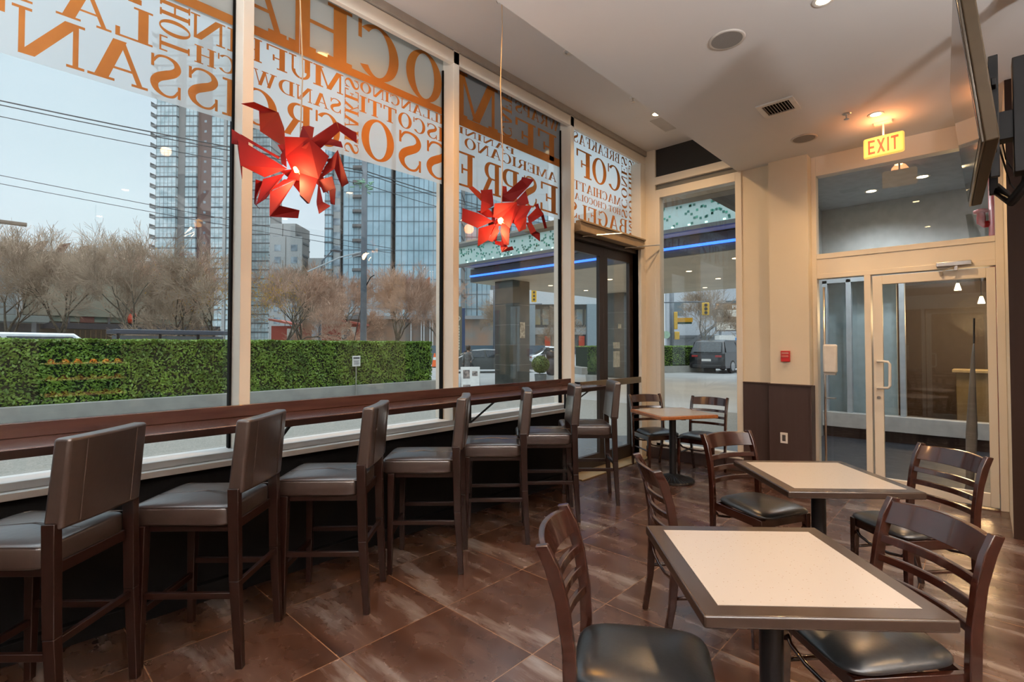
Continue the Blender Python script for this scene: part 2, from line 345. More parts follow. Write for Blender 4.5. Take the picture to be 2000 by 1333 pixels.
cl.build('door_closer', M_chrome, leaf, bevel=0.004)
# return wall and dark pillar to the right of the door
struct('wall_return', B(5.50, 6.28, -0.20, -0.155, 0, 3.55), M_wall)
struct('wall_pillar', B(5.49, 6.28, -0.90, -0.20, 0, 3.55), mat('dark_brown_pillar', (0.022, 0.009, 0.005), 0.6, spec=0.15, scale=3, stretch=(5, 5, 0.4)))
struct('trim_6', B(5.46, 5.49, -0.90, -0.155, 0, 3.55), MATS['dark_brown_pillar'])

# double door in the window wall
sd = bpy.data.objects.new('door_2', None); COL.objects.link(sd); sd['kind'] = 'structure'
f = MB().box(4.55, 4.60, WY + 0.04, GY + 0.06, 0, 2.82).box(6.05, 6.06, WY + 0.04, GY + 0.06, 0, 2.82).box(4.55, 6.06, WY + 0.06, GY + 0.06, 2.70, 2.82)
f.build('door_frame', M_bronze, sd, bevel=0.003)
for k, (xa, xb) in enumerate(((4.60, 5.335), (5.335, 6.05))):
    d = MB().box(xa, xa + 0.09, GY - 0.025, GY + 0.025, 0.01, 2.70).box(xb - 0.09, xb, GY - 0.025, GY + 0.025, 0.01, 2.70)
    d.box(xa + 0.09, xb - 0.09, GY - 0.025, GY + 0.025, 2.58, 2.70).box(xa + 0.09, xb - 0.09, GY - 0.025, GY + 0.025, 0.01, 0.17)
    lf = d.build('door_leaf', M_bronze, sd, bevel=0.003)
    B(xa + 0.09, xb - 0.09, GY - 0.003, GY + 0.003, 0.17, 2.58).build('pane', M_glass, lf)
for (xa, xb, za, zb) in ((5.58, 5.74, 1.44, 1.52), (5.58, 5.74, 1.20, 1.405), (5.70, 5.78, 1.70, 1.76)):
    B(xa, xb, GY - 0.006, GY - 0.0035, za, zb).build('door_notice', mat('pale_notice', (0.50, 0.60, 0.60), 0.6, col2=(0.30, 0.38, 0.40), scale=18), lf)
hb = B(4.60, 6.06, WY - 0.05, GY - 0.03, 2.76, 2.86); hb.box(4.60, 6.06, WY - 0.07, WY + 0.02, 2.86, 2.885)
hb.build('door_head_cover', mat('tan_head_cover', (0.38, 0.28, 0.17), 0.5, scale=12), sd, bevel=0.006)
for xa in (4.78, 5.72):
    MB().tube([(xa, WY + 0.05, 2.74), (xa + 0.42, WY - 0.22, 2.80)], 0.008, 6).tube([(xa + 0.42, WY - 0.22, 2.80), (xa + 0.30, WY - 0.02, 2.80)], 0.007, 6).build('closer_arm', M_chrome, sd)
struct('trim_7', B(4.55, 6.1, 3.20, 3.50, 0.0, 0.015), mat('brass_threshold', (0.45, 0.33, 0.18), 0.4, metal=0.4), bevel=0.003)
struct('wall_beside_door', B(4.43, 4.486, 3.29, 3.54, 0, 0.765), M_black)
# ------------------------------------------------------------------ bar along the window
bar = thing('window_bar', 'long dark wood bar counter running under the street window in front of the stools', 'bar counter', (0, 0, 0))
B(-2.6, 4.62, 2.935, 3.275, 1.012, 1.052).build('bar_top', M_bar, bar, bevel=0.005)
B(-2.6, 4.42, 3.255, 3.285, 1.052, 1.122).build('upstand', M_bar, bar, bevel=0.003)
B(-2.6, 4.62, 2.93, 2.936, 1.010, 1.046).build('edge_strip', M_wood, bar)
for xb in (-0.40, 1.28, 2.98, 4.36):
    m = MB().beam((xb, 3.285, 0.80), (xb, 2.99, 1.005), 0.018, 0.010).box(xb - 0.009, xb + 0.009, 2.97, 3.285, 1.002, 1.012).box(xb - 0.012, xb + 0.012, 3.283, 3.298, 0.77, 1.01)
    m.build('bracket', M_iron, bar)
rl = tag(B(4.60, 5.90, 3.225, 3.265, 1.0, 1.075).build('door_push_rail', mat('olive_brown_metal', (0.16, 0.115, 0.06), 0.35, metal=0.4), bevel=0.004), 'olive brown rail across the dark double door, level with the bar', 'rail')
for xb in (4.72, 5.80): B(xb, xb + 0.03, 3.262, 3.427, 1.015, 1.06).build('rail_bracket', M_iron, rl)

# ------------------------------------------------------------------ bar stool
def rounded_block(mb, x0, x1, y0, y1, z0, z1, crown=0.0, n=10, e=9.0):
    cx, cy, cz = (x0 + x1) / 2, (y0 + y1) / 2, (z0 + z1) / 2; hx, hy, hz = (x1 - x0) / 2, (y1 - y0) / 2, (z1 - z0) / 2
    def fn(u, v):
        th = u * 2 * pi; ph = (v - 0.5) * pi
        def sp(c, p): return math.copysign(abs(c) ** p, c)
        p = 2 / e
        X = sp(cos(ph), p) * sp(cos(th), p); Y = sp(cos(ph), p) * sp(sin(th), p); Z = sp(sin(ph), 2 / 7.0)
        z = cz + hz * Z + (crown * (1 - X * X) * (1 - Y * Y) if Z > 0 else 0)
        return Vector((cx + hx * X, cy + hy * Y, z))
    return mb.grid(fn, 48, 20)

def make_stool(label):
    t = thing('bar_stool', label, 'bar stool', group='leather bar stools along the window bar')
    rounded_block(MB(), -0.212, 0.212, -0.190, 0.280, 0.642, 0.742, crown=0.012).build('seat', M_leather, t, smooth=True)
    s = MB().tube([(-0.208, -0.20, 0.735), (-0.208, 0.24, 0.735), (-0.19, 0.256, 0.735), (0.19, 0.256, 0.735), (0.208, 0.24, 0.735), (0.208, -0.20, 0.735)], 0.0028, 5)
    s.tube([(-0.05, -0.19, 0.7545), (0.0, 0.03, 0.7555), (-0.03, 0.25, 0.744)], 0.0018, 4)
    s.build('seat_seam', M_leather, t.children[0])
    # back pad: square-cornered, leaning slightly backwards
    n = 10; vs = []; fs = []
    zz = [0.795, 0.90, 1.01, 1.135]
    for z in zz:
        for i in range(n + 1):
            X = -1 + 2 * i / n; yc = -0.208 - (z - 0.79) * 0.085 - 0.012 * (1 - X * X)
            vs.append((0.203 * X, yc - 0.036, z)); vs.append((0.203 * X, yc + 0.036 - 0.008 * (z - 0.79) / 0.34, z))
    w_ = 2 * (n + 1)
    for j in range(len(zz) - 1):
        for i in range(n):
            a = j * w_ + 2 * i; fs += [(a, a + 2, a + 2 + w_, a + w_), (a + 3, a + 1, a + 1 + w_, a + 3 + w_)]
        a = j * w_; fs += [(a + 1, a, a + w_, a + 1 + w_), (a + 2 * n, a + 2 * n + 1, a + 2 * n + 1 + w_, a + 2 * n + w_)]
    for j in (0, len(zz) - 1):
        for i in range(n): a = j * w_ + 2 * i; fs.append((a, a + 1, a + 3, a + 2))
    b = MB().add(vs, fs).build('backrest', M_leather, t, bevel=0.013, seg=4)
    for sx in (-0.13, 0.13): MB().tube([(sx, -0.208 - 0.037 - 0.085 * (z - 0.79) - 0.012 * (1 - (sx / .213) ** 2), z) for z in (0.81, 0.96, 1.12)], 0.002, 4).build('backrest_seam', M_leather, b)
    # legs
    for sx in (-1, 1):
        m = MB(); x = sx * 0.198
        m.beam((x * 0.99, -0.240, 0), (x, -0.216, 0.40), 0.030, 0.034, 0.038, 0.046, up=(0, 1, 0))
        m.beam((x, -0.216, 0.40), (x, -0.206, 0.82), 0.038, 0.046, 0.036, 0.050, up=(0, 1, 0))
        m.build('leg', M_wood, t, bevel=0.003)
        m = MB(); m.beam((x * 0.99, 0.222, 0), (x * 0.965, 0.214, 0.65), 0.030, 0.030, 0.044, 0.044, up=(0, 1, 0)); m.build('leg', M_wood, t, bevel=0.003)
    for sx in (-1, 1):
        x = sx * 0.195
        MB().beam((x, -0.219, 0.33), (x, 0.216, 0.33), 0.020, 0.028).build('stretcher', M_wood, t, bevel=0.002)
    MB().beam((-0.195, -0.217, 0.375), (0.195, -0.217, 0.375), 0.020, 0.028).build('stretcher', M_wood, t, bevel=0.002)
    MB().beam((-0.195, 0.217, 0.255), (0.195, 0.217, 0.255), 0.020, 0.032).build('stretcher', M_wood, t, bevel=0.002)
    for z, a, b_ in ((0.642, 0, 0),):
        MB().box(-0.18, 0.18, -0.20, 0.20, 0.615, 0.66).build('seat_frame', M_wood, t, bevel=0.003)
    return t
SL = ['brown leather bar stool nearest the camera, cut off by the left edge of the photo',
      'second brown leather bar stool from the left, below the first orange window mullion',
      'third brown leather bar stool from the left, its back in front of the bar',
      'middle of the seven brown leather bar stools, its back in front of the second mullion',
      'fifth brown leather bar stool from the left, its back seen edge-on',
      'sixth brown leather bar stool, standing where the bar upstand ends',
      'brown leather bar stool farthest from the camera, in front of the dark double door']
st = make_stool(SL[0])
SP = [(0.208, 2.815, 44), (0.834, 2.819, 44), (1.476, 2.808, 44.5), (2.158, 2.80, 44), (2.813, 2.80, 44.5), (3.452, 2.80, 45), (4.07, 2.79, 43)]
for i, (x, y, a) in enumerate(SP):
    if i == 0: st.location = (x, y, 0); st.rotation_euler.z = R(a)
    else: dup(st, (x, y, 0), R(a), SL[i])

# ------------------------------------------------------------------ ladder-back chair
def make_chair(label, wood):
    t = thing('ladder_back_chair', label, 'chair', group='ladder-back cafe chairs with black seats')
    # back posts / rear legs : profile in (y, z)
    prof = [(-0.245, 0.0), (-0.210, 0.20), (-0.195, 0.44), (-0.200, 0.56), (-0.222, 0.70), (-0.252, 0.80), (-0.285, 0.865)]
    wd = [0.028, 0.034, 0.044, 0.042, 0.042, 0.048, 0.040]
    for sx in (-1, 1):
        def post_x(z): return sx * (0.182 + 0.022 * min(1, z / 0.44))
        vs = []; fs = []
        for i, (y, z) in enumerate(prof):
            x = post_x(z); h = wd[i] / 2
            for dx, dy in ((-0.0125, -h), (0.0125, -h), (0.0125, h), (-0.0125, h)): vs.append((x + dx, y + dy, z + (0.004 * (1 if dy > 0 else -1) if i == 6 else 0)))
        for i in range(6):
            for k in range(4): fs.append((i * 4 + k, i * 4 + (k + 1) % 4, (i + 1) * 4 + (k + 1) % 4, (i + 1) * 4 + k))
        fs += [(3, 2, 1, 0), (24, 25, 26, 27)]
        MB().add(vs, fs).build('leg', wood, t, bevel=0.004, seg=3)
    def yb(z):
        for (y0, z0), (y1, z1) in zip(prof, prof[1:]):
            if z0 <= z <= z1: return y0 + (y1 - y0) * (z - z0) / (z1 - z0)
        return prof[-1][0]
    def rail(name, z0, z1, bow, th):
        n = 14; vs = []; fs = []
        for i in range(n + 1):
            u = -1 + 2 * i / n; x = u * 0.194
            for z in (z0, z1):
                y = yb(z) - bow * (1 - u * u); zz = z + (0.010 * (1 - u * u) if (z == z1 and name == 'top_rail') else 0)
                vs.append((x, y - th / 2, zz)); vs.append((x, y + th / 2, zz))
        for i in range(n):
            a = i * 4; b = a + 4
            fs += [(a, a + 2, b + 2, b), (a + 1, b + 1, b + 3, a + 3), (a, b, b + 1, a + 1), (a + 2, a + 3, b + 3, b + 2)]
        fs += [(0, 1, 3, 2), (n * 4, n * 4 + 2, n * 4 + 3, n * 4 + 1)]
        MB().add(vs, fs).build(name, wood, t, bevel=0.003, seg=2)
    rail('top_rail', 0.768, 0.852, 0.040, 0.020)
    for z in (0.692, 0.617, 0.542): rail('slat', z, z + 0.030, 0.036, 0.018)
    # seat cushion
    def fn(u, v):
        th = u * 2 * pi; ph = (v - 0.5) * pi
        def sp(c, p): return math.copysign(abs(c) ** p, c)
        X = sp(cos(ph), 0.5) * sp(cos(th), 0.42); Y = sp(cos(ph), 0.5) * sp(sin(th), 0.42); Z = sin(ph)
        wx = 0.197 + 0.022 * Y
        zz = 0.432 + (0.038 * Z + 0.012 * (1 - X * X) * (1 - Y * Y) if Z > 0 else 0.014 * Z)
        return Vector((X * wx, 0.012 + Y * 0.222, zz))
    MB().grid(fn, 48, 20).build('seat', M_vinyl, t, smooth=True)
    f = MB().beam((-0.188, 0.185, 0.395), (0.188, 0.185, 0.395), 0.022, 0.052).beam((-0.180, -0.185, 0.395), (0.180, -0.185, 0.395), 0.022, 0.052)
    for sx in (-1, 1): f.beam((sx * 0.190, -0.185, 0.395), (sx * 0.194, 0.185, 0.395), 0.022, 0.052)
    f.build('seat_frame', wood, t, bevel=0.002)
    for sx in (-1, 1):
        MB().beam((sx * 0.192, 0.195, 0), (sx * 0.188, 0.188, 0.42), 0.026, 0.026, 0.038, 0.038, up=(0, 1, 0)).build('leg', wood, t, bevel=0.003)
    for sx in (-1, 1):
        MB().tube([(sx * 0.19, -0.205, 0.24), (sx * 0.192, -0.08, 0.245), (sx * 0.192, 0.08, 0.245), (sx * 0.191, 0.188, 0.24)], [0.009, 0.011, 0.011, 0.009], 8).build('stretcher', wood, t, smooth=True)
    # bent wood brace under the seat front and back
    for y, z in ((0.188, 0.30), (-0.200, 0.30)):
        MB().tube([(-0.185, y, z + 0.055), (-0.15, y, z + 0.02), (-0.06, y, z), (0.06, y, z), (0.15, y, z + 0.02), (0.185, y, z + 0.055)], 0.009, 6).build('brace', wood, t, smooth=True)
    return t
CH = [((1.521, 0.848), -152.0, 'ladder-back chair with black seat at bottom centre of the photo, facing the near table'),
      ((2.636, 1.104), -136.9, 'ladder-back chair tucked behind the far left corner of the near table'),
      ((3.533, 1.084), -205.8, 'ladder-back chair at the left end of the middle table, facing the camera'),
      ((3.748, 0.325), 48.2, 'ladder-back chair at the right of the middle table, in front of the glass door'),
      ((2.212, 0.319), 46.5, 'ladder-back chair at the right of the near table, its black seat half under the top'),
      ((5.648, 2.90), -214.2, 'ladder-back chair left of the small far table, beside the dark double door'),
      ((5.748, 2.38), -267.5, 'ladder-back chair right of the small far table, against the end window')]
ch = make_chair(CH[0][2], M_woodc)
for i, ((x, y), a, lab) in enumerate(CH):
    if i == 0: ch.location = (x, y, 0); ch.rotation_euler.z = R(a)
    else: dup(ch, (x, y, 0), R(a), lab)

# ------------------------------------------------------------------ pedestal tables
def make_table(name_edge_mat, label, loc, rot, sx, sy, fr=0.058):
    t = thing('cafe_table', label, 'table', (loc[0], loc[1], 0), R(rot), 'square pedestal cafe tables')
    z0, z1 = 0.712, 0.752
    m = MB()
    m.box(-sx, -sx + fr, -sy, sy, z0, z1).box(sx - fr, sx, -sy, sy, z0, z1).box(-sx + fr, sx - fr, -sy, -sy + fr, z0, z1).box(-sx + fr, sx - fr, sy - fr, sy, z0, z1)
    m2 = MB().box(-sx, sx, -sy, sy, z0, z1 - 0.004)
    m2.build('table_edge', name_edge_mat, t, bevel=0.007, seg=3)
    a = MB(); i = 0.0015
    P_ = [(-sx, -sy), (sx, -sy), (sx, sy), (-sx, sy)]; Q = [(-sx + fr, -sy + fr), (sx - fr, -sy + fr), (sx - fr, sy - fr), (-sx + fr, sy - fr)]
    B(-sx + fr, sx - fr, -sy + fr, sy - fr, z1 - 0.02, z1 - 0.0025).build('table_top', M_quartz, t)
    MB().lathe([(0.0, 0.05), (0.037, 0.05), (0.037, 0.68), (0.0, 0.68)], 24).build('pedestal', M_iron, t, smooth=False, bevel=0.002)
    bs = MB(); n = 64; vs = []; fs = []
    rr_ = [(0.045, 0.075), (0.09, 0.050), (0.15, 0.030), (0.215, 0.018), (0.228, 0.010), (0.228, 0.0)]
    for r, z in rr_:
        for k in range(n):
            a_ = 2 * pi * k / n; rib = 0.006 if (k % 2 == 0 and 0.05 < r < 0.226) else 0.0
            vs.append((r * cos(a_), r * sin(a_), z + rib))
    for i_ in range(len(rr_) - 1):
        for k in range(n): fs.append((i_ * n + k, i_ * n + (k + 1) % n, (i_ + 1) * n + (k + 1) % n, (i_ + 1) * n + k))
    fs.append(tuple(range(n))); fs.append(tuple((len(rr_) - 1) * n + k for k in range(n - 1, -1, -1)))
    MB().add(vs, fs).build('base', M_iron, t)
    MB().beam((-0.22, 0, 0.70), (0.22, 0, 0.70), 0.05, 0.024).beam((0, -0.22, 0.70), (0, 0.22, 0.70), 0.05, 0.024).build('top_bracket', M_iron, t)
    return t
make_table(M_tframe, 'nearest square pedestal table with cream quartz top and bronze edge', (1.843, 0.532), 41.0, 0.345, 0.338)
make_table(M_tframe, 'middle square pedestal table with cream quartz top, between the near table and the glass door', (3.282, 0.691), 41.0, 0.345, 0.338)
make_table(mat('orange_wood_edge', (0.34, 0.12, 0.035), 0.3, col2=(0.24, 0.08, 0.02), scale=6, stretch=(1, 8, 8)), 'far square pedestal table with orange wood edge, by the window corner', (5.26, 2.50), 57.0, 0.335, 0.335, 0.03)
# ------------------------------------------------------------------ serif lettering
def ell(cx, cy, rx, ry, tx, ty, a0, a1, n=20):
    """elliptic ring segment with stroke tx at the sides and ty at top and bottom"""
    out = []
    for i in range(n):
        q = []
        for a in (a0 + (a1 - a0) * i / n, a0 + (a1 - a0) * (i + 1) / n):
            q.append(((cx + rx * cos(a), cy + ry * sin(a)), (cx + (rx - tx) * cos(a), cy + (ry - ty) * sin(a))))
        out.append([q[0][0], q[1][0], q[1][1], q[0][1]])
    return out
def rc(x0, y0, x1, y1): return [[(x0, y0), (x1, y0), (x1, y1), (x0, y1)]]
def dg(x0, x1, y0, y1, wd): return [[(x0, y0), (x0 + wd, y0), (x1 + wd, y1), (x1, y1)]]
K, H_, SF, SV = 0.185, 0.065, 0.06, 0.08   # thick, thin, serif height, serif overhang
def stem(x, k=K, top=True, bot=True, y0=0, y1=1):
    o = rc(x, y0, x + k, y1)
    if bot: o += rc(x - SV, y0, x + k + SV, y0 + SF)
    if top: o += rc(x - SV, y1 - SF, x + k + SV, y1)
    return o
def path_stroke(pts, ws):
    n = len(pts); L_ = []; Rr = []
    for i in range(n):
        a = pts[max(i - 1, 0)]; b = pts[min(i + 1, n - 1)]; dx, dy = b[0] - a[0], b[1] - a[1]; l = math.hypot(dx, dy) or 1
        nx, ny = -dy / l, dx / l; w_ = ws[i] / 2; L_.append((pts[i][0] + nx * w_, pts[i][1] + ny * w_)); Rr.append((pts[i][0] - nx * w_, pts[i][1] - ny * w_))
    return [[L_[i], L_[i + 1], Rr[i + 1], Rr[i]] for i in range(n - 1)]
def glyph(c):
    s = SV
    if c == 'I': return stem(s), K + 2 * s
    if c == 'L': return stem(s) + rc(s, 0, 0.66, SF) + rc(0.58, 0, 0.66, 0.27), 0.68
    if c == 'T': return stem(0.30, top=False) + rc(0.02, 1 - SF, 0.75, 1) + rc(0.02, 0.74, 0.09, 1) + rc(0.68, 0.74, 0.75, 1), 0.77
    if c == 'H': return stem(s) + stem(0.58) + rc(s, 0.48, 0.7, 0.48 + H_), 0.83
    if c == 'E': return stem(s) + rc(s, 0, 0.70, SF) + rc(0.62, 0, 0.70, 0.27) + rc(s, 1 - SF, 0.68, 1) + rc(0.61, 0.75, 0.68, 1) + rc(s, 0.48, 0.48, 0.535) + rc(0.42, 0.37, 0.48, 0.64), 0.72
    if c == 'F': return stem(s) + rc(s, 1 - SF, 0.68, 1) + rc(0.61, 0.72, 0.68, 1) + rc(s, 0.46, 0.48, 0.515) + rc(0.42, 0.35, 0.48, 0.62), 0.70
    if c == 'N': return stem(0.08, 0.075, True, True) + dg(0.06, 0.62, 1, 0, 0.2)[0:1] + stem(0.74, 0.075, True, False), 0.90
    if c == 'M': return stem(0.08, 0.07) + stem(0.80, K) + dg(0.08, 0.44, 1, 0.02, 0.17) + dg(0.80, 0.50, 1, 0.02, 0.07), 1.05
    if c == 'A': return dg(0.07, 0.36, 0, 1, 0.085) + dg(0.60, 0.33, 0, 1, 0.20) + rc(0.2, 0.30, 0.66, 0.355) + rc(0, 0, 0.25, SF) + rc(0.50, 0, 0.88, SF), 0.88
    if c == 'V': return dg(0.10, 0.38, 1, 0, 0.18) + dg(0.70, 0.42, 1, 0, 0.06) + rc(0, 1 - SF, 0.36, 1) + rc(0.58, 1 - SF, 0.86, 1), 0.86
    if c == 'W': return dg(0.08, 0.32, 1, 0, 0.16) + dg(0.55, 0.36, 1, 0, 0.06) + dg(0.50, 0.74, 1, 0, 0.16) + dg(1.02, 0.80, 1, 0, 0.06) + rc(0, 1 - SF, 0.33, 1) + rc(0.42, 1 - SF, 0.74, 1) + rc(0.92, 1 - SF, 1.16, 1), 1.16
    if c == 'K': return stem(s) + dg(0.22, 0.62, 0.36, 1, 0.07) + dg(0.60, 0.32, 0, 0.60, 0.19) + rc(0.50, 0, 0.88, SF) + rc(0.52, 1 - SF, 0.80, 1), 0.88
    if c == 'U': return rc(s, 0.35, s + K, 1) + rc(0, 1 - SF, 0.32, 1) + rc(0.62, 0.35, 0.69, 1) + rc(0.54, 1 - SF, 0.78, 1) + ell(0.3825, 0.36, 0.3075, 0.375, 0.12, 0.08, pi, 2 * pi), 0.78
    if c in 'OQ': return ell(0.42, 0.5, 0.40, 0.52, 0.18, 0.055, 0, 2 * pi, 40), 0.84
    if c == 'C': return ell(0.42, 0.5, 0.40, 0.52, 0.18, 0.055, 0.25 * pi, 1.78 * pi, 32) + rc(0.70, 0.66, 0.76, 1.0), 0.78
    if c == 'G': return ell(0.42, 0.5, 0.40, 0.52, 0.18, 0.055, 0.25 * pi, 1.80 * pi, 32) + rc(0.70, 0.68, 0.76, 1.0) + rc(0.62, 0.02, 0.78, 0.42) + rc(0.53, 0.40, 0.86, 0.45), 0.86
    if c == 'D': return stem(s, top=True) + rc(s, 0, 0.4, SF) + rc(s, 1 - SF, 0.4, 1) + ell(0.38, 0.5, 0.44, 0.5, 0.18, SF, -pi / 2, pi / 2), 0.86
    if c == 'P': return stem(s) + rc(s, 1 - SF, 0.42, 1) + rc(s, 0.44, 0.42, 0.49) + ell(0.42, 0.72, 0.30, 0.28, 0.16, SF, -pi / 2, pi / 2), 0.74
    if c == 'R': return stem(s) + rc(s, 1 - SF, 0.42, 1) + rc(s, 0.46, 0.42, 0.51) + ell(0.42, 0.73, 0.28, 0.27, 0.16, SF, -pi / 2, pi / 2) + dg(0.62, 0.36, 0, 0.50, 0.18) + rc(0.60, 0, 0.86, SF), 0.86
    if c == 'B': return stem(s) + rc(s, 1 - SF, 0.42, 1) + rc(s, 0.50, 0.46, 0.55) + rc(s, 0, 0.42, SF) + ell(0.42, 0.76, 0.26, 0.24, 0.15, SF, -pi / 2, pi / 2) + ell(0.44, 0.275, 0.31, 0.275, 0.17, SF, -pi / 2, pi / 2), 0.77
    if c == 'X': return dg(0.08, 0.58, 1, 0, 0.19) + dg(0.12, 0.66, 0, 1, 0.07) + rc(0, 1 - SF, 0.34, 1) + rc(0.55, 1 - SF, 0.83, 1) + rc(0, 0, 0.28, SF) + rc(0.50, 0, 0.86, SF), 0.86
    if c == 'S':
        pts = []; ws = []
        ctl = [(0.60, 0.80, .05), (0.50, 0.955, .06), (0.33, 0.99, .06), (0.16, 0.92, .10), (0.10, 0.77, .15), (0.18, 0.635, .19), (0.34, 0.535, .21), (0.50, 0.43, .20), (0.575, 0.29, .17), (0.52, 0.12, .11), (0.35, 0.02, .06), (0.18, 0.05, .06), (0.075, 0.21, .05)]
        for i in range(len(ctl) - 1):
            p0 = ctl[max(i - 1, 0)]; p1 = ctl[i]; p2 = ctl[i + 1]; p3 = ctl[min(i + 2, len(ctl) - 1)]
            for k in range(5):
                t_ = k / 5
                f_ = lambda a, b, c_, d: 0.5 * (2 * b + (c_ - a) * t_ + (2 * a - 5 * b + 4 * c_ - d) * t_ ** 2 + (3 * b - a - 3 * c_ + d) * t_ ** 3)
                pts.append((f_(p0[0], p1[0], p2[0], p3[0]), f_(p0[1], p1[1], p2[1], p3[1]))); ws.append(f_(p0[2], p1[2], p2[2], p3[2]))
        pts.append(ctl[-1][:2]); ws.append(ctl[-1][2])
        return path_stroke(pts, ws) + rc(0.585, 0.68, 0.645, 0.98) + rc(0.03, 0.02, 0.09, 0.33), 0.70
    return [], 0.35
def layout(word, gap=0.06):
    x = 0; polys = []
    for c in word:
        g, wd = glyph(c)
        polys += [[(px + x, py) for px, py in q] for q in g]; x += wd + gap
    return polys, x - gap
FILM_Y = GY - 0.0055
def clip_poly(q, x0, x1):
    def cl(poly, ax, val, keep_gt):
        out = []
        for i in range(len(poly)):
            a, b = poly[i], poly[(i + 1) % len(poly)]
            ia = (a[ax] >= val) == keep_gt or a[ax] == val; ib = (b[ax] >= val) == keep_gt or b[ax] == val
            if ia: out.append(a)
            if ia != ib:
                t_ = (val - a[ax]) / (b[ax] - a[ax]); out.append((a[0] + (b[0] - a[0]) * t_, a[1] + (b[1] - a[1]) * t_))
        return out
    q = cl(q, 0, x0, True)
    if len(q) >= 3: q = cl(q, 0, x1, False)
    return q
def word_mesh(mb, word, xa, xb, z0, z1, mode='h', x0=-9, x1=9):
    """word read from outside: it runs from +X to -X. mode u: letters stacked upwards, d: downwards"""
    polys, W_ = layout(word)
    for qi, q in enumerate(polys):
        if mode == 'h': pq = [(xb - px / W_ * (xb - xa), z0 + py * (z1 - z0)) for px, py in q]
        elif mode == 'u': pq = [(xa + py * (xb - xa), z0 + px / W_ * (z1 - z0)) for px, py in q]
        else: pq = [(xb - py * (xb - xa), z1 - px / W_ * (z1 - z0)) for px, py in q]
        pq = clip_poly(pq, x0, x1)
        if len(pq) < 3: continue
        n = len(pq)
        mb.add([(p[0], FILM_Y - 1e-5 * (qi % 40), p[1]) for p in pq], [tuple(range(n))])
gfx = []
panes = [(-0.52, 1.106), (1.17, 2.796), (2.86, 4.486), (4.55, 6.15)]

words = [
 # pane, text, xa, xb, z0, z1, mode
 (0, [('T', -.20, .087), ('N', .101, .378), ('A', .39, .655), ('S', .655, .822), ('S', .841, 1.02), ('I', 1.038, 1.15)], 0, 0, 2.925, 3.160, 'l'), (0, [('E', -.42, -.24), ('T', -.22, -.01), ('T', .03, .234), ('A', .262, .488), ('L', .499, .674)], 0, 0, 3.185, 3.378, 'l'), (0, 'HOT', 0.706, 0.858, 3.188, 3.50, 'd'),
 (0, 'IN', 0.86, 1.135, 3.340, 3.487, 'h'), (0, 'CH', 0.885, 1.115, 3.192, 3.300, 'h'), (0, 'MOCHA', -0.62, 0.62, 3.40, 3.90, 'h'),
 (1, [('O', 1.12, 1.378), ('R', 1.400, 1.615), ('C', 1.634, 1.830)], 0, 0, 2.925, 3.160, 'l'), (1, 'SANDW', 1.215, 1.835, 3.192, 3.292, 'h'), (1, [('F', 1.15, 1.27), ('F', 1.295, 1.436), ('U', 1.446, 1.613), ('M', 1.622, 1.849)], 0, 0, 3.340, 3.490, 'l'),
 (1, 'SHAKES', 1.862, 1.975, 2.925, 3.495, 'u'), (1, 'ILLANCINO', 1.985, 2.795, 3.425, 3.505, 'h'), (1, 'ISCOTTI', 1.985, 2.80, 3.268, 3.392, 'h'),
 (1, [('O', 1.993, 2.300), ('S', 2.322, 2.570), ('S', 2.603, 2.85)], 0, 0, 2.930, 3.245, 'l'), (1, [('A', 1.0, 1.43), ('H', 1.452, 1.918), ('C', 1.960, 2.342), ('O', 2.396, 2.79)], 0, 0, 3.57, 3.985, 'l'),
 (2, [('E', 2.93, 3.176), ('R', 3.252, 3.526), ('P', 3.541, 3.79), ('S', 3.85, 4.082), ('E', 4.125, 4.435)], 0, 0, 2.935, 3.250, 'l'), (2, 'AMERICANO', 3.045, 4.415, 3.298, 3.395, 'h'), (2, 'PANINI', 2.98, 3.72, 3.415, 3.475, 'h'),
 (2, 'BAGEL', 2.90, 2.98, 3.27, 3.475, 'u'), (2, 'M', 2.90, 3.482, 3.57, 3.985, 'h'), (2, 'CAFE', 3.545, 3.685, 3.565, 4.02, 'u'),
 (2, 'WRAPS', 3.73, 4.46, 3.872, 3.985, 'h'), (2, 'FE', 3.72, 4.41, 3.50, 3.815, 'h'),
 (3, 'BREAKFAST', 4.60, 5.755, 3.862, 3.985, 'h'), (3, [('F', 4.785, 5.105), ('O', 5.112, 5.445), ('C', 5.465, 5.782)], 0, 0, 3.485, 3.800, 'l'), (3, 'MACHIATTO', 4.60, 5.775, 3.308, 3.415, 'h'),
 (3, 'HOT CHOCOLAT', 4.66, 5.775, 3.19, 3.268, 'h'), (3, 'BAGELS', 4.62, 5.945, 2.965, 3.152, 'h'),
 (3, 'SCONES', 5.80, 5.945, 3.17, 3.99, 'u'), (3, 'SMOOTHIES', 5.985, 6.125, 2.90, 3.99, 'u')]
film_names = ['frosted lettered film across the top of the leftmost window pane', 'frosted lettered film across the top of the pane between the first two mullions',
              'frosted lettered film across the top of the pane behind the smaller red lamp', 'frosted lettered film above the dark double door']
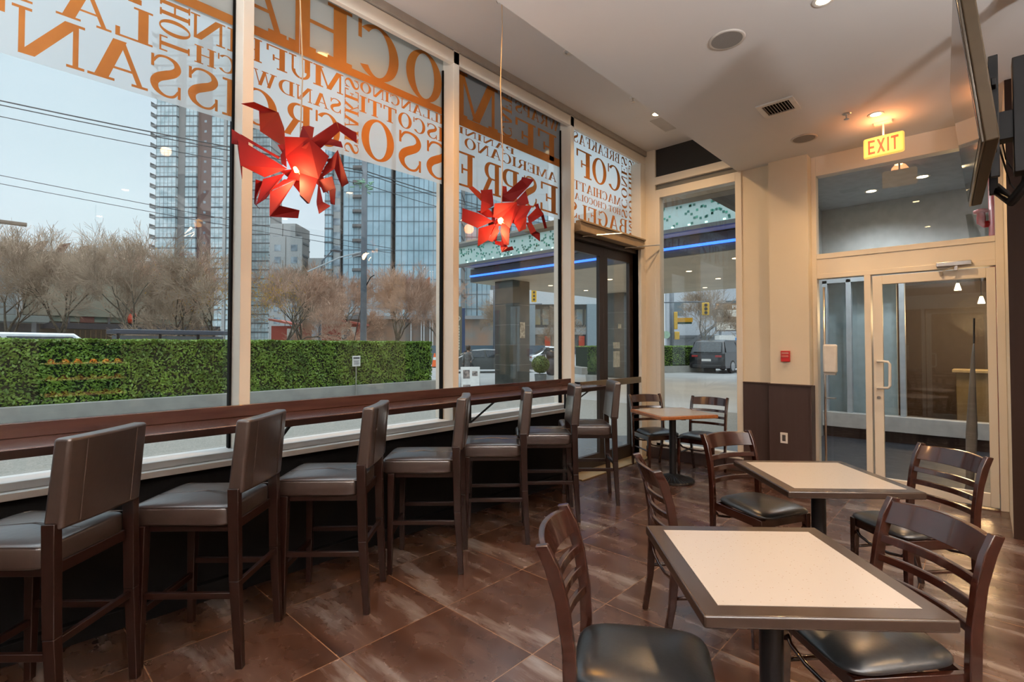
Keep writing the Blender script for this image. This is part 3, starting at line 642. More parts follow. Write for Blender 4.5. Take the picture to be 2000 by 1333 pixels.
for k, (xa, xb) in enumerate(panes):
    zb = 2.895 if k < 3 else 2.865
    o = MB().add([(xa, GY - 0.0048, zb), (xb, GY - 0.0048, zb), (xb, GY - 0.0048, 4.05), (xa, GY - 0.0048, 4.05)], [(0, 1, 2, 3)]).build('window_film', M_film, fix=False)
    tag(o, film_names[k], 'window film', 'frosted window films with mirrored cafe words')
    for (kk, wtxt, a, b_, z0, z1, md) in words:
        if kk != k: continue
        m = MB()
        if md == 'l':
            for ch_, la, lb in wtxt: word_mesh(m, ch_, la, lb, z0, z1, 'h', xa, xb)
        else: word_mesh(m, wtxt, a, b_, z0, z1, md, xa, xb)
        # keep under the head frame
        m.v = [(v[0], v[1], min(v[2], 4.05)) for v in m.v]
        if m.f: m.build('word', M_letter, o, fix=False)
    bx = {0: (0.70, 1.106), 1: (1.17, 2.796), 2: (2.86, 4.486)}.get(k)
    if bx:
        m = MB(); m.add([(bx[0], FILM_Y, 3.512 if k < 2 else 3.485), (bx[1], FILM_Y, 3.512 if k < 2 else 3.485), (bx[1], FILM_Y, 3.572), (bx[0], FILM_Y, 3.572)], [(0, 1, 2, 3)])
        m.build('band', M_letter, o, fix=False)
# roller blinds half lowered outside the film
M_blind = mat('grey_blind_mesh', (0.74, 0.70, 0.64), 0.8, scale=80, transl=0.5)
M_blindd = mat('charcoal_blind_mesh', (0.30, 0.30, 0.31), 0.8, scale=80, transl=0.5)
for (xa, xb), mm, lab in (((0.66, 1.106), M_blind, 'strip of grey blind at the top right of the leftmost pane'), ((1.17, 2.796), M_blind, 'light grey blind lowered behind the big letters, pane between the first two mullions'), ((2.86, 4.486), M_blindd, 'charcoal blind lowered behind the big letters, pane next to the double door')):
    o = B(xa, xb, GY + 0.012, GY + 0.015, 3.53, 4.05).build('roller_blind', mm); tag(o, lab, 'blind', 'roller blinds at the window heads')
    B(xa, xb, GY + 0.010, GY + 0.022, 3.515, 3.535).build('hem_bar', M_bronze, o)

# ------------------------------------------------------------------ folded paper pendants
def pendant(label, loc, petals, unit, c0, cable_top, seed):
    rnd = random.Random(seed)
    t = thing('pendant_lamp', label, 'pendant lamp', (loc[0], loc[1], loc[2]), 0, 'red folded paper pendants')
    ax = Vector((sin(YAW), -cos(YAW), 0)); dp = Vector((cos(YAW), sin(YAW), 0)); up = Vector((0, 0, 1))
    for q in petals:
        pts = []
        for p in q:
            dd = p[2] if len(p) > 2 else 0.0
            pts.append(ax * ((p[0] - c0[0]) * unit) - up * ((p[1] - c0[1]) * unit) + dp * dd)
        n = len(pts); cen = sum(pts, Vector()) / n
        m = MB().add(pts, [tuple(range(n))])
        me = m.build('petal', M_red, t, solid=0.0015, fix=False)
    # a folded inner cluster gives the lamp its body from every side
    for k in range(12):
        th = k * 2.399 + seed; el = math.asin(-0.85 + 1.7 * (k + 0.5) / 12)
        d = Vector((cos(th) * cos(el), sin(th) * cos(el), sin(el))); s_ = d.cross(Vector((0.2, 0.5, 0.8))).normalized(); r1 = 0.10 + 0.03 * rnd.random(); r2 = r1 + 0.05
        if d.dot(dp) < -0.15: continue
        a = d * 0.03; b_ = d * r1 + s_ * 0.04; c_ = d * r1 - s_ * 0.04; e_ = d * r2 + Vector((rnd.uniform(-.05, .05), rnd.uniform(-.05, .05), rnd.uniform(-.05, .05)))
        MB().add([a, b_, e_, c_], [(0, 1, 2), (0, 2, 3)]).build('petal', M_red, t, solid=0.0015, fix=False)
    MB().lathe([(0.0, -0.03), (0.022, -0.022), (0.03, 0.0), (0.022, 0.024), (0.0, 0.034)], 16, c=(dp.x * -0.005, dp.y * -0.005, -0.015)).build('bulb', M_pglow, t, smooth=True)
    MB().lathe([(0.0, 0.03), (0.018, 0.03), (0.018, 0.10), (0.0, 0.10)], 14).build('socket', mat('brass', (0.5, 0.35, 0.15), 0.3, metal=1), t)
    zt = cable_top - loc[2]
    MB().tube([(0, 0, 0.09), (0.012, 0.0, zt * 0.3), (-0.010, 0.004, zt * 0.6), (0.006, 0, zt * 0.85), (0, 0, zt)], 0.0035, 6).build('cable', mat('tan_cable', (0.55, 0.42, 0.28), 0.5), t)
    MB().tube([(0.006, 0.004, 0.09), (-0.004, 0.006, zt * 0.4), (0.004, 0, zt)], 0.0012, 4).build('suspension_wire', M_chrome, t)
    rose = MB().lathe([(0.0, zt - 0.03), (0.03, zt - 0.028), (0.055, zt - 0.012), (0.06, zt), (0.0, zt)], 20)
    for k in range(4):
        a = k * pi / 2 + 0.4; rose.tube([(0.05 * cos(a), 0.05 * sin(a), zt - 0.012), (0.035 * cos(a), 0.035 * sin(a), zt - 0.05), (0, 0, zt - 0.06)], 0.003, 5)
    rose.build('ceiling_rose', M_chrome, t)
    L = bpy.data.lights.new('pendant_light', 'POINT'); L.energy = 3.5; L.color = (1, 0.52, 0.22); L.shadow_soft_size = 0.04
    lo = bpy.data.objects.new('pendant_light', L); COL.objects.link(lo); lo.parent = t; lo.location = (dp.x * -0.08, dp.y * -0.08, -0.08)
    return t
A1 = [
 [(340, 175, -.04), (435, 105, .06), (500, 265, .05), (560, 495, 0), (370, 380, -.06)], [(270, 195, -.14), (350, 145, -.10), (430, 105, .06), (340, 175, -.04)],
 [(150, 390, -.10), (265, 462, -.06), (265, 525, -.06), (150, 525, -.10)], [(200, 415, -.08), (265, 450, -.06), (505, 580, 0), (490, 598, 0), (265, 480, -.06)],
 [(225, 490, -.12), (420, 600, -.05), (575, 690, 0), (400, 795, -.04), (255, 735, -.12)], [(215, 488, -.12), (255, 735, -.12), (200, 815, -.05), (180, 660, -.03)],
 [(335, 825, -.06), (385, 835, -.04), (380, 1000, -.10), (250, 1005, .02)], [(250, 1008, .02), (380, 1025, -.10), (380, 1080, -.10), (340, 1080, -.02)],
 [(385, 810, -.04), (550, 735, 0), (500, 960, -.10), (470, 1020, -.10), (380, 1080, -.10)],
 [(545, 790, 0), (675, 800, -.02), (490, 958, -.10)], [(675, 805, -.02), (620, 1110, -.14), (535, 1205, -.14), (500, 965, -.10)],
 [(535, 1205, -.14), (620, 1105, -.14), (708, 1090, -.02), (695, 1165, -.02)],
 [(630, 460, -.10), (860, 485, -.12), (1030, 640, -.10), (910, 822, -.06), (705, 740, -.02), (590, 600, -.04)],
 [(730, 300, -.02), (822, 300, 0), (862, 490, -.08), (720, 480, -.06)], [(640, 255, .06), (730, 235, .06), (825, 300, 0), (735, 312, -.02)],
 [(865, 345, .05), (1015, 360, .10), (1035, 420, .10), (930, 422, .06), (865, 440, .03)],
 [(830, 480, -.08), (1130, 375, -.16), (1148, 442, -.14), (900, 592, -.08), (780, 560, -.10)], [(1138, 375, -.16), (1248, 390, -.05), (1252, 487, -.05), (1148, 442, -.14)],
 [(905, 590, .02), (970, 560, .04), (1028, 635, .08), (1010, 640, .08)],
 [(960, 700, -.05), (1122, 595, -.12), (1072, 738, -.08), (915, 815, -.05)], [(1122, 600, -.12), (1197, 872, -.08), (1105, 880, -.03), (1068, 745, -.08)],
 [(900, 830, -.05), (1060, 820, -.10), (1102, 940, -.12), (955, 950, -.06)], [(903, 835, -.05), (965, 1045, -.08), (925, 1090, -.10), (893, 1030, -.06)],
 [(960, 1040, -.08), (1060, 1100, -.12), (985, 1190, -.16), (925, 1085, -.10)], [(1035, 950, -.10), (1105, 942, -.12), (1085, 1080, -.10), (1035, 1062, -.08)],
 [(705, 740, -.02), (905, 822, -.06), (885, 1090, -.14), (770, 985, -.10)], [(698, 950, 0), (770, 985, -.10), (885, 1088, -.14), (780, 1030, -.02)],
 [(570, 440, .02), (660, 375, .02), (682, 402, .0), (600, 530, -.02)], [(510, 560, 0), (580, 515, -.03), (585, 690, -.02), (520, 640, 0)],
 [(590, 600, -.04), (705, 660, -.03), (700, 742, -.02), (610, 690, 0)], [(540, 785, .03), (620, 700, 0), (700, 745, -.02), (690, 800, 0)]]
A2 = [
 [(275, 620, -.10), (500, 670, -.04), (655, 745, 0), (460, 850, -.04), (265, 785, -.10)], [(470, 855, -.04), (680, 780, 0), (600, 1020, -.08), (470, 1115, -.12)],
 [(600, 1025, -.08), (655, 1040, -.06), (740, 880, -.02), (690, 790, 0)], [(770, 760, -.02), (872, 840, -.03), (862, 1092, -.10), (800, 1080, -.08), (755, 900, -.04)],
 [(768, 1192, -.12), (800, 1130, -.10), (905, 1078, -.02), (925, 1125, -.02)], [(755, 1100, -.04), (778, 920, -.04), (850, 1120, -.10), (775, 1188, -.12)],
 [(680, 560, -.10), (960, 540, -.10), (985, 620, -.08), (872, 850, -.04), (740, 725, -.02), (660, 700, -.02)],
 [(500, 360, -.04), (645, 325, 0), (665, 550, -.02), (495, 665, -.04), (510, 500, -.06)], [(330, 280, .05), (378, 250, .06), (480, 350, .02), (585, 502, -.02), (500, 492, -.03)],
 [(1030, 220, -.10), (1188, 222, -.04), (1110, 330, -.06), (1020, 260, -.10)], [(1020, 255, -.10), (1110, 330, -.06), (920, 520, -.06), (780, 520, -.06), (780, 455, -.08)],
 [(1080, 350, -.02), (1122, 520, -.03), (1060, 562, -.04), (920, 545, -.06)], [(960, 560, -.06), (1160, 590, -.10), (1090, 712, -.08), (1080, 892, -.12), (990, 932, -.12), (928, 790, -.06)],
 [(1100, 722, -.08), (1225, 620, -.14), (1302, 712, -.12), (1120, 815, -.08)], [(1222, 600, -.14), (1300, 700, -.12), (1358, 840, -.02), (1325, 852, -.02), (1270, 722, -.10)],
 [(1080, 800, -.08), (1150, 790, -.08), (1205, 920, -.12), (1140, 960, -.12)], [(1140, 960, -.12), (1200, 920, -.12), (1262, 920, -.05), (1262, 1028, -.05)],
 [(640, 560, .02), (690, 580, -.06), (682, 790, 0), (640, 720, .02)], [(770, 250, .05), (830, 262, .05), (842, 380, .02), (775, 500, -.02)],
 [(1195, 510, .04), (1250, 480, .06), (1272, 560, .06), (1255, 605, .04)], [(690, 700, .02), (770, 730, 0), (760, 800, 0), (690, 805, .02)], [(690, 1000, .0), (780, 1030, -.04), (780, 1085, -.04), (680, 1045, .0)]]
pendant('large red folded-paper pendant lamp hanging nearest the camera, over the second stool', (1.150, 2.593, 2.417), A1, 0.000558, (690, 665), CEIL_HI, 1)
pendant('smaller-looking red folded-paper pendant lamp hanging further away, in front of the third window pane', (2.66, 2.59, 2.42), A2, 0.000569, (768, 710), CEIL_HI, 2)

# ------------------------------------------------------------------ ceiling fittings
def downlight(label, x, y, z, on=True, power=None, colour=None):
    t = thing('recessed_downlight', label, 'downlight', (x, y, z), 0, 'recessed ceiling downlights')
    MB().lathe([(0.040, -0.002), (0.055, -0.006), (0.062, -0.003), (0.063, 0.0), (0.040, 0.0)], 28).build('trim_ring', M_plastic_w, t, smooth=True)
    if on: MB().lathe([(0.0, -0.004), (0.038, -0.003), (0.040, -0.001), (0.0, -0.001)], 24).build('lamp_face', M_lampglow, t)
    else: MB().lathe([(0.0, -0.012), (0.02, -0.012), (0.038, -0.003), (0.040, -0.001), (0.0, -0.001)], 24).build('lamp_face', M_chrome, t)
    if on:
        L = bpy.data.lights.new('downlight_lamp', 'SPOT'); L.energy = power or LAMP_W; L.color = colour or WARM; L.spot_size = R(150); L.spot_blend = 0.9; L.shadow_soft_size = 0.05
        o = bpy.data.objects.new('downlight_lamp', L); COL.objects.link(o); o.parent = t; o.location = (0, 0, -0.03)
    return t
downlight('lit downlight at the very top edge of the photo, above the near table', 3.448, 0.665, CEIL_LO)
downlight('lit downlight on the lower ceiling above the exit sign', 5.486, 0.667, CEIL_LO)
downlight('lit downlight in the higher ceiling near the window corner', 5.24, 2.66, CEIL_HI)
downlight('unlit chrome downlight in the higher ceiling at the bulkhead edge', 3.60, 2.66, CEIL_HI, on=False)
for k, (x, y, lab) in enumerate(((1.35, 0.665, 'lit downlight over the middle of the room above the camera'), (-0.9, 0.665, 'lit downlight behind the camera towards the left wall'), (1.35, -1.4, 'lit downlight behind the camera, middle row'), (3.448, -1.4, 'lit downlight behind the camera, right of the middle row'), (-0.9, -1.4, 'lit downlight far left behind the camera'), (1.35, -3.4, 'lit downlight in front of the back wall'), (3.448, -3.4, 'lit downlight in the far back right corner'), (5.486, -2.4, 'lit downlight behind the dark pillar'))):
    downlight(lab, x, y, CEIL_LO)
downlight('lit downlight in the higher ceiling between the two pendants', 2.1, 2.62, CEIL_HI, power=66, colour=(1.0, 0.44, 0.08))

for x, y, lab in ((3.448, 1.233, 'larger round ceiling speaker nearest the camera'), (5.637, 1.272, 'smaller-looking round ceiling speaker near the pilaster')):
    t = thing('ceiling_speaker', lab, 'speaker', (x, y, CEIL_LO), 0, 'round ceiling speakers')
    MB().lathe([(0.098, -0.006), (0.112, -0.008), (0.118, 0.0), (0.098, 0.0)], 40).build('rim', mat('offwhite_rim', (0.62, 0.59, 0.55), 0.5), t, smooth=True)
    MB().lathe([(0.0, -0.005), (0.099, -0.005), (0.099, 0.0), (0.0, 0.0)], 40).build('grille', mat('grey_speaker_grille', (0.27, 0.265, 0.255), 0.7, scale=200, bump=0.4), t)
t = thing('ceiling_vent', 'square exhaust vent grille with louvres on the lower ceiling', 'vent', (4.735, 1.262, CEIL_LO), R(0))
f = MB()
for a, b_, c_, d in ((-.145, .145, -.145, -.105), (-.145, .145, .105, .145), (-.145, -.105, -.105, .105), (.105, .145, -.105, .105)): f.box(a, b_, c_, d, -0.014, 0.0)
f.build('frame', M_plastic_w, t, bevel=0.003)
B(-.105, .105, -.105, .105, -0.004, -0.002).build('backing', M_black, t)
for k in range(9):
    y = -0.092 + k * 0.023; MB().beam((-0.105, y, -0.010), (0.105, y, -0.010), 0.003, 0.016, up=(0, 0.6, 0.8)).build('louvre', mat('grey_louvre', (0.45, 0.42, 0.4), 0.5), t)
for x, y, z, lab in ((4.72, 2.66, CEIL_HI, 'sprinkler head in the higher ceiling beside the window'), (5.295, 0.856, CEIL_LO, 'sprinkler head on the lower ceiling left of the exit sign')):
    t = thing('sprinkler_head', lab, 'sprinkler', (x, y, z), 0, 'fire sprinkler heads')
    MB().lathe([(0.0, -0.006), (0.03, -0.004), (0.036, 0.0), (0.0, 0.0)], 18).build('escutcheon', M_chrome, t)
    MB().lathe([(0.0, -0.05), (0.006, -0.05), (0.008, -0.005), (0.0, -0.005)], 10).lathe([(0.0, -0.052), (0.022, -0.050), (0.022, -0.047), (0.0, -0.047)], 14).build('deflector', M_chrome, t)
hh = B(5.35, 5.75, 2.45, 2.80, CEIL_HI - 0.004, CEIL_HI); tag(hh.build('access_hatch', mat('ceiling_hatch_paint', (0.56, 0.55, 0.53), 0.8), bevel=0.002), 'square access hatch in the higher ceiling beside the corner downlight', 'hatch')

# exit sign
t = thing('exit_sign', 'glowing orange exit sign hanging from the lower ceiling before the glass door', 'sign', (5.72, 0.64, CEIL_LO), R(-3))
B(-0.03, 0.03, -0.07, 0.07, -0.02, 0.0).build('canopy', M_plastic_w, t, bevel=0.003)
MB().tube([(0, 0, -0.02), (0, 0, -0.13)], 0.008, 8).build('stem', M_plastic_w, t)
M_exit = mat('lit_exit_face', (0.35, 0.17, 0.03), 0.8, spec=0.1, emit=(1.0, 0.50, 0.11), estr=0.62)
B(-0.022, 0.022, -0.155, 0.155, -0.315, -0.125).build('housing', M_exit, t, bevel=0.02, seg=4)
def bold(c):
    k = 0.17
    if c == 'E': return rc(0, 0, k, 1) + rc(0, 0, .58, .17) + rc(0, .415, .52, .585) + rc(0, .83, .58, 1), 0.58
    if c == 'X': return dg(0, .50, 0, 1, .2) + dg(.50, 0, 0, 1, .2), 0.70
    if c == 'I': return rc(0, 0, k, 1), k
    return rc(.22, 0, .22 + k, 1) + rc(0, .83, .61, 1), 0.61
pl = []; W_ = 0
for c_ in 'EXIT':
    g_, w_ = bold(c_); pl += [[(a_ + W_, b_) for a_, b_ in q] for q in g_]; W_ += w_ + 0.14
W_ -= 0.14
m = MB()
for q in pl: 
    m.add([(-0.0235, 0.115 - px / W_ * 0.23, -0.285 + py * 0.13) for px, py in q], [tuple(range(len(q)))])
m.build('word', mat('exit_letters', (0.25, 0.015, 0.01), 0.8, spec=0.1, emit=(1.0, 0.14, 0.05), estr=0.5), t, fix=False)
L = bpy.data.lights.new('exit_glow', 'POINT'); L.energy = 2.5; L.color = (1, 0.35, 0.12); L.shadow_soft_size = 0.08
o = bpy.data.objects.new('exit_glow', L); COL.objects.link(o); o.parent = t; o.location = (-0.08, 0, -0.12)

# television on a ceiling pole, screen tilted towards the window
t = thing('television', 'flat television tilted down on its ceiling mount at the top right of the photo', 'television', (3.60, 0.02, 2.35), 0)
tl = Matrix.Rotation(R(-8), 4, 'X')
B(-0.66, 0.66, -0.060, -0.012, 0, 0.76).build('housing', mat('tan_tv_shell', (0.055, 0.036, 0.018), 0.5, spec=0.2), t, bevel=0.006)
B(-0.66, 0.66, -0.012, 0.0, 0.0, 0.76).build('bezel', mat('tv_bezel', (0.06, 0.045, 0.03), 0.25, metal=0.4), t, bevel=0.004)
B(-0.635, 0.635, 0.0, 0.002, 0.03, 0.735).build('screen', mat('tv_screen', (0.004, 0.004, 0.005), 0.06, spec=0.8), t)
B(-0.36, 0.50, -0.085, -0.060, 0.12, 0.62).build('rear_casing', M_plastic_b, t, bevel=0.01)
t.rotation_euler = (R(-6), 0, R(2.5))
t2 = thing('ceiling_tv_mount', 'black ceiling pole and swing bracket holding the television', 'mount', (4.02, 0.10, 2.35), 0)
B(-0.06, 0.06, -0.30, -0.245, 0.10, 0.75).build('upright', M_plastic_b, t2, bevel=0.005)
MB().tube([(0.02, -0.36, 0.36), (0.02, -0.36, 1.20)], 0.045, 20).lathe([(0.0, 1.10), (0.05, 1.10), (0.11, 1.18), (0.12, 1.2), (0.0, 1.2)], 24, c=(0.02, -0.36, 0)).build('pole', mat('bronze_pole', (0.10, 0.06, 0.03), 0.3, metal=0.6), t2, smooth=True)
m = MB()
for zz in (0.20, 0.55): m.box(-0.30, 0.30, -0.175, -0.155, zz - 0.02, zz + 0.02)
for xx in (-0.22, 0.22): m.beam((xx, -0.165, 0.05), (xx, -0.165, 0.72), 0.03, 0.04)
m.beam((0.0, -0.17, 0.38), (0.0, -0.27, 0.38), 0.10, 0.16); m.beam((0.0, -0.27, 0.42), (0.02, -0.36, 0.42), 0.12, 0.10)
m.build('bracket', M_plastic_b, t2, bevel=0.004)
MB().tube([(0.25, -0.17, 0.1), (0.15, -0.24, -0.02), (0.05, -0.30, 0.05), (0.02, -0.36, 0.2), (0.08, -0.33, 0.5)], 0.03, 10).build('cable_sleeve', M_plastic_b, t2, smooth=True)
MB().tube([(0.1, -0.19, 0.3), (0.3, -0.24, 0.12), (0.2, -0.28, 0.02), (0.05, -0.30, 0.3)], 0.005, 6).tube([(-0.1, -0.17, 0.5), (0.2, -0.22, 0.25), (0.05, -0.26, 0.1)], 0.004, 6).build('cable', M_plastic_b, t2)
B(0.10, 0.17, -0.30, -0.27, 0.22, 0.27).build('cable_plug', M_plastic_w, t2, bevel=0.004)

# fire alarm, outlet, sanitizer
t = thing('fire_alarm_pull', 'small red fire alarm pull station on the beige pilaster', 'fire alarm', (6.12, 1.585, 1.36), 0)
B(-0.03, 0, -0.045, 0.045, -0.06, 0.06).build('housing', M_redp, t, bevel=0.005)
B(-0.036, -0.03, -0.035, 0.035, -0.012, 0.01).build('pull_bar', mat('pale_red', (0.6, 0.15, 0.13), 0.4), t, bevel=0.003)
B(-0.032, -0.029, -0.035, 0.035, 0.025, 0.045).build('instruction_label', mat('pale_red2', (0.62, 0.25, 0.22), 0.5), t)
t = thing('power_outlet', 'cream power outlet on the brown wainscot of the pilaster', 'outlet', (6.085, 1.603, 0.465), 0)
B(-0.006, 0, -0.037, 0.037, -0.058, 0.058).build('cover_plate', M_plastic_w, t, bevel=0.003)
B(-0.009, -0.006, -0.017, 0.017, -0.034, 0.034).build('socket', mat('dark_socket', (0.06, 0.05, 0.045), 0.4), t, bevel=0.002)
t = thing('sanitizer_dispenser', 'white hand sanitizer dispenser on a slim stand before the sidelight glass', 'dispenser', (6.16, 1.17, 0), R(0))
MB().tube([(0.02, 0.055, 0.012), (0.02, 0.055, 2.10)], 0.011, 10).build('stand', M_chrome, t, smooth=True)
MB().lathe([(0.0, 0.0), (0.10, 0.0), (0.10, 0.008), (0.02, 0.014), (0.0, 0.014)], 24, c=(0.02, 0.055, 0)).build('base', M_chrome, t)
B(-0.05, 0.03, -0.062, 0.062, 1.19, 1.49).build('housing', M_plastic_w, t, bevel=0.02, seg=4)
B(-0.045, 0.02, -0.05, 0.05, 1.17, 1.19).build('nozzle_tray', mat('grey_plastic', (0.35, 0.35, 0.34), 0.5), t)
B(-0.03, 0.05, -0.04, 0.04, 0.92, 0.93).build('drip_tray', M_chrome, t)
# ------------------------------------------------------------------ vestibule behind the glass door
M_vest = mat('cool_grey_wall', (0.50, 0.52, 0.50), 0.7)
struct('floor_vestibule', B(6.35, 9.7, -2.4, 1.95, -0.12, 0.0), mat('blue_grey_carpet', (0.055, 0.060, 0.070), 0.5, col2=(0.04, 0.044, 0.055), scale=6))
struct('ceiling_vestibule', B(6.4, 9.9, -2.4, 1.95, 3.73, 3.85), mat('vestibule_ceiling_paint', (0.50, 0.52, 0.53), 0.8))
struct('wall_vestibule_side', B(6.5, 9.9, 1.93, 2.05, 0, 3.73), M_vest)
struct('wall_vestibule_right', B(6.45, 9.9, -2.5, -2.4, 0, 3.73), M_vest)
struct('wall_vestibule_far', MB().box(9.65, 9.8, -2.4, 1.93, 2.55, 3.73).box(9.65, 9.8, -2.4, 1.93, 0.17, 0.24), M_vest)
struct('baseboard_vestibule', B(9.60, 9.8, -2.4, 1.93, 0, 0.17), MATS['brown_wainscot'])
vf = bpy.data.objects.new('window_3', None); COL.objects.link(vf); vf['kind'] = 'structure'
B(9.52, 9.72, -2.4, 1.93, 0.17, 0.40).build('window_sill', M_plastic_w, vf, bevel=0.004)
for y in (1.93, 1.60, 0.92, -0.9, -2.3): B(9.60, 9.72, y - 0.07, y, 0.40, 2.55).build('mullion', mat('cool_white_frame', (0.55, 0.60, 0.63), 0.45), vf, bevel=0.003)
B(9.60, 9.72, -2.4, 1.93, 2.50, 2.60).build('head_frame', MATS['cool_white_frame'], vf)
B(9.64, 9.65, -2.33, 1.86, 0.40, 2.50).build('pane', M_glass, vf)
struct('wall_lobby_panel', B(9.9, 10.0, 0.98, 1.92, 0.0, 2.6), mat('pale_blue_wall', (0.50, 0.62, 0.66), 0.6))
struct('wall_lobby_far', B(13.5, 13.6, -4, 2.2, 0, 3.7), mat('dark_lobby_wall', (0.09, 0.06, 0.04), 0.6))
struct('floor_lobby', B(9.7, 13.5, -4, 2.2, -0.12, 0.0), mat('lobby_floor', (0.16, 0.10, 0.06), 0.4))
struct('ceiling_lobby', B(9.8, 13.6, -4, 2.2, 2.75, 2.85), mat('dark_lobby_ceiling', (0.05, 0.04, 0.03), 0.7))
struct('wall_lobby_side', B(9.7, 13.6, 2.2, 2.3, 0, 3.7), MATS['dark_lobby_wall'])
t = thing('service_counter', 'lit cream service counter seen dimly through the glass door', 'counter', (12.2, -0.35, 0))
B(-0.3, 0.3, -0.9, 0.7, 0, 1.0).build('body', mat('counter_panel', (0.45, 0.34, 0.18), 0.5), t, bevel=0.01)  # added counter stands in for the cafe reflected in the door
B(-0.36, 0.34, -0.95, 0.75, 1.0, 1.05).build('worktop', mat('counter_top', (0.6, 0.5, 0.32), 0.3), t, bevel=0.005)
for k, (y, z, lab) in enumerate(((0.3, 2.45, 'warm pendant spot over the left end of the distant counter'), (-0.6, 2.35, 'warm pendant spot over the right end of the distant counter'), (0.0, 2.2, 'warm pendant spot at the middle of the distant counter'))):
    t = thing('lobby_lamp', lab, 'lamp', (11.8, y, z), 0, 'warm spots over the distant counter')  # added lamps in place of warm lights reflected in the door glass
    MB().lathe([(0.02, 0.12), (0.05, 0.0), (0.0, 0.0), (0.0, 0.12)], 14).build('shade', M_lampglow, t)
    MB().tube([(0, 0, 0.12), (0, 0, 2.75 - z)], 0.006, 6).build('stem', M_iron, t)
L = bpy.data.lights.new('lobby_glow', 'POINT'); L.energy = 45; L.color = (1, 0.62, 0.28); L.shadow_soft_size = 0.3  # added glow, lights the counter that replaces the reflection
o = bpy.data.objects.new('lobby_glow', L); COL.objects.link(o); o.location = (11.6, 0.1, 2.0)
for x, y, lab in ((7.5, 0.75, 'lit downlight nearest the transom in the entrance lobby ceiling'), (8.6, 0.55, 'lit downlight further back in the entrance lobby ceiling'), (8.9, 1.15, 'lit downlight in the far left of the entrance lobby ceiling')):
    t = thing('recessed_downlight', lab, 'downlight', (x, y, 3.73), 0, 'entrance lobby downlights')
    MB().lathe([(0.060, -0.003), (0.085, -0.006), (0.09, 0.0), (0.060, 0.0)], 24).build('trim_ring', M_plastic_w, t)
    MB().lathe([(0.0, -0.004), (0.062, -0.003), (0.0, -0.001)], 20).build('lamp_face', M_lampglow, t)
    L = bpy.data.lights.new('lobby_downlight', 'SPOT'); L.energy = 42; L.color = (0.88, 0.94, 1.0); L.spot_size = R(140); L.spot_blend = 0.8; L.shadow_soft_size = 0.07
    o = bpy.data.objects.new('lobby_downlight', L); COL.objects.link(o); o.parent = t; o.location = (0, 0, -0.04)
t = thing('sprinkler_head', 'sprinkler head in the entrance lobby ceiling behind the transom glass', 'sprinkler', (7.3, 0.98, 3.73))
MB().lathe([(0.0, -0.05), (0.02, -0.048), (0.008, -0.04), (0.008, -0.004), (0.035, 0.0), (0.0, 0.0)], 14).build('body', M_chrome, t)
t = thing('fire_standpipe', 'red fire pipe with valve standing behind the right end of the transom glass', 'pipe', (7.05, -0.12, 0))
MB().tube([(0, 0, 0.0), (0, 0, 3.73)], 0.055, 16).build('pipe', M_redp, t, smooth=True)
MB().tube([(0, 0.0, 2.72), (0, 0.09, 2.72), (0, 0.11, 2.74), (0, 0.11, 2.88)], 0.035, 12).tube([(0, 0.11, 2.84), (0, 0.11, 2.87)], 0.06, 14).build('valve', M_redp, t, smooth=True)
t = thing('umbrella_stand', 'closed grey umbrella leaning behind the right side of the glass door', 'umbrella', (6.75, 0.12, 0))
MB().tube([(0, 0, 0.02), (0.0, -0.01, 0.12), (0.01, -0.03, 0.6), (0.02, -0.05, 1.35), (0.03, -0.06, 1.5)], [0.035, 0.03, 0.045, 0.015, 0.006], 10).build('canopy', mat('grey_umbrella', (0.22, 0.20, 0.18), 0.6), t, smooth=True)  # tapered shape put in for a slanted reflection in the door glass
MB().tube([(0.03, -0.06, 1.5), (0.035, -0.065, 1.75)], 0.008, 8).build('handle', M_iron, t)

# ------------------------------------------------------------------ pastry case behind the camera (mirrored in the window glass)
t = thing('pastry_case', 'lit pastry display case standing behind the camera, mirrored over the hedge', 'display case', (1.15, -3.0, 0), R(0))
B(-0.5, 0.5, -0.35, 0.35, 0, 0.72).build('plinth', M_black, t, bevel=0.01)
c = MB()
for x in (-0.48, 0.46): 
    for y in (-0.33, 0.31): c.box(x, x + 0.02, y, y + 0.02, 0.72, 1.5)
c.box(-0.5, 0.5, -0.35, 0.35, 1.5, 1.53); c.build('frame', M_iron, t)
B(-0.48, 0.48, -0.33, -0.31, 0.72, 1.5).build('back_panel', M_black, t)
rnd = random.Random(4)
M_past = mat('golden_pastry', (0.75, 0.36, 0.10), 0.6, col2=(0.5, 0.2, 0.05), scale=20)
for i, z in enumerate((0.76, 0.99, 1.22)):
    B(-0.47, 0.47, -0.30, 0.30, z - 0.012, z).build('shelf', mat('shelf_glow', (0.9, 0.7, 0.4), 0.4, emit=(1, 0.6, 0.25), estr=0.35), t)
L = bpy.data.lights.new('case_light', 'AREA'); L.energy = 12; L.color = (1, 0.6, 0.25); L.shape = 'RECTANGLE'; L.size = 0.9; L.size_y = 0.1
o = bpy.data.objects.new('case_light', L); COL.objects.link(o); o.parent = t; o.location = (0, 0.22, 1.495)
prow = ['top', 'middle', 'bottom']
src = None
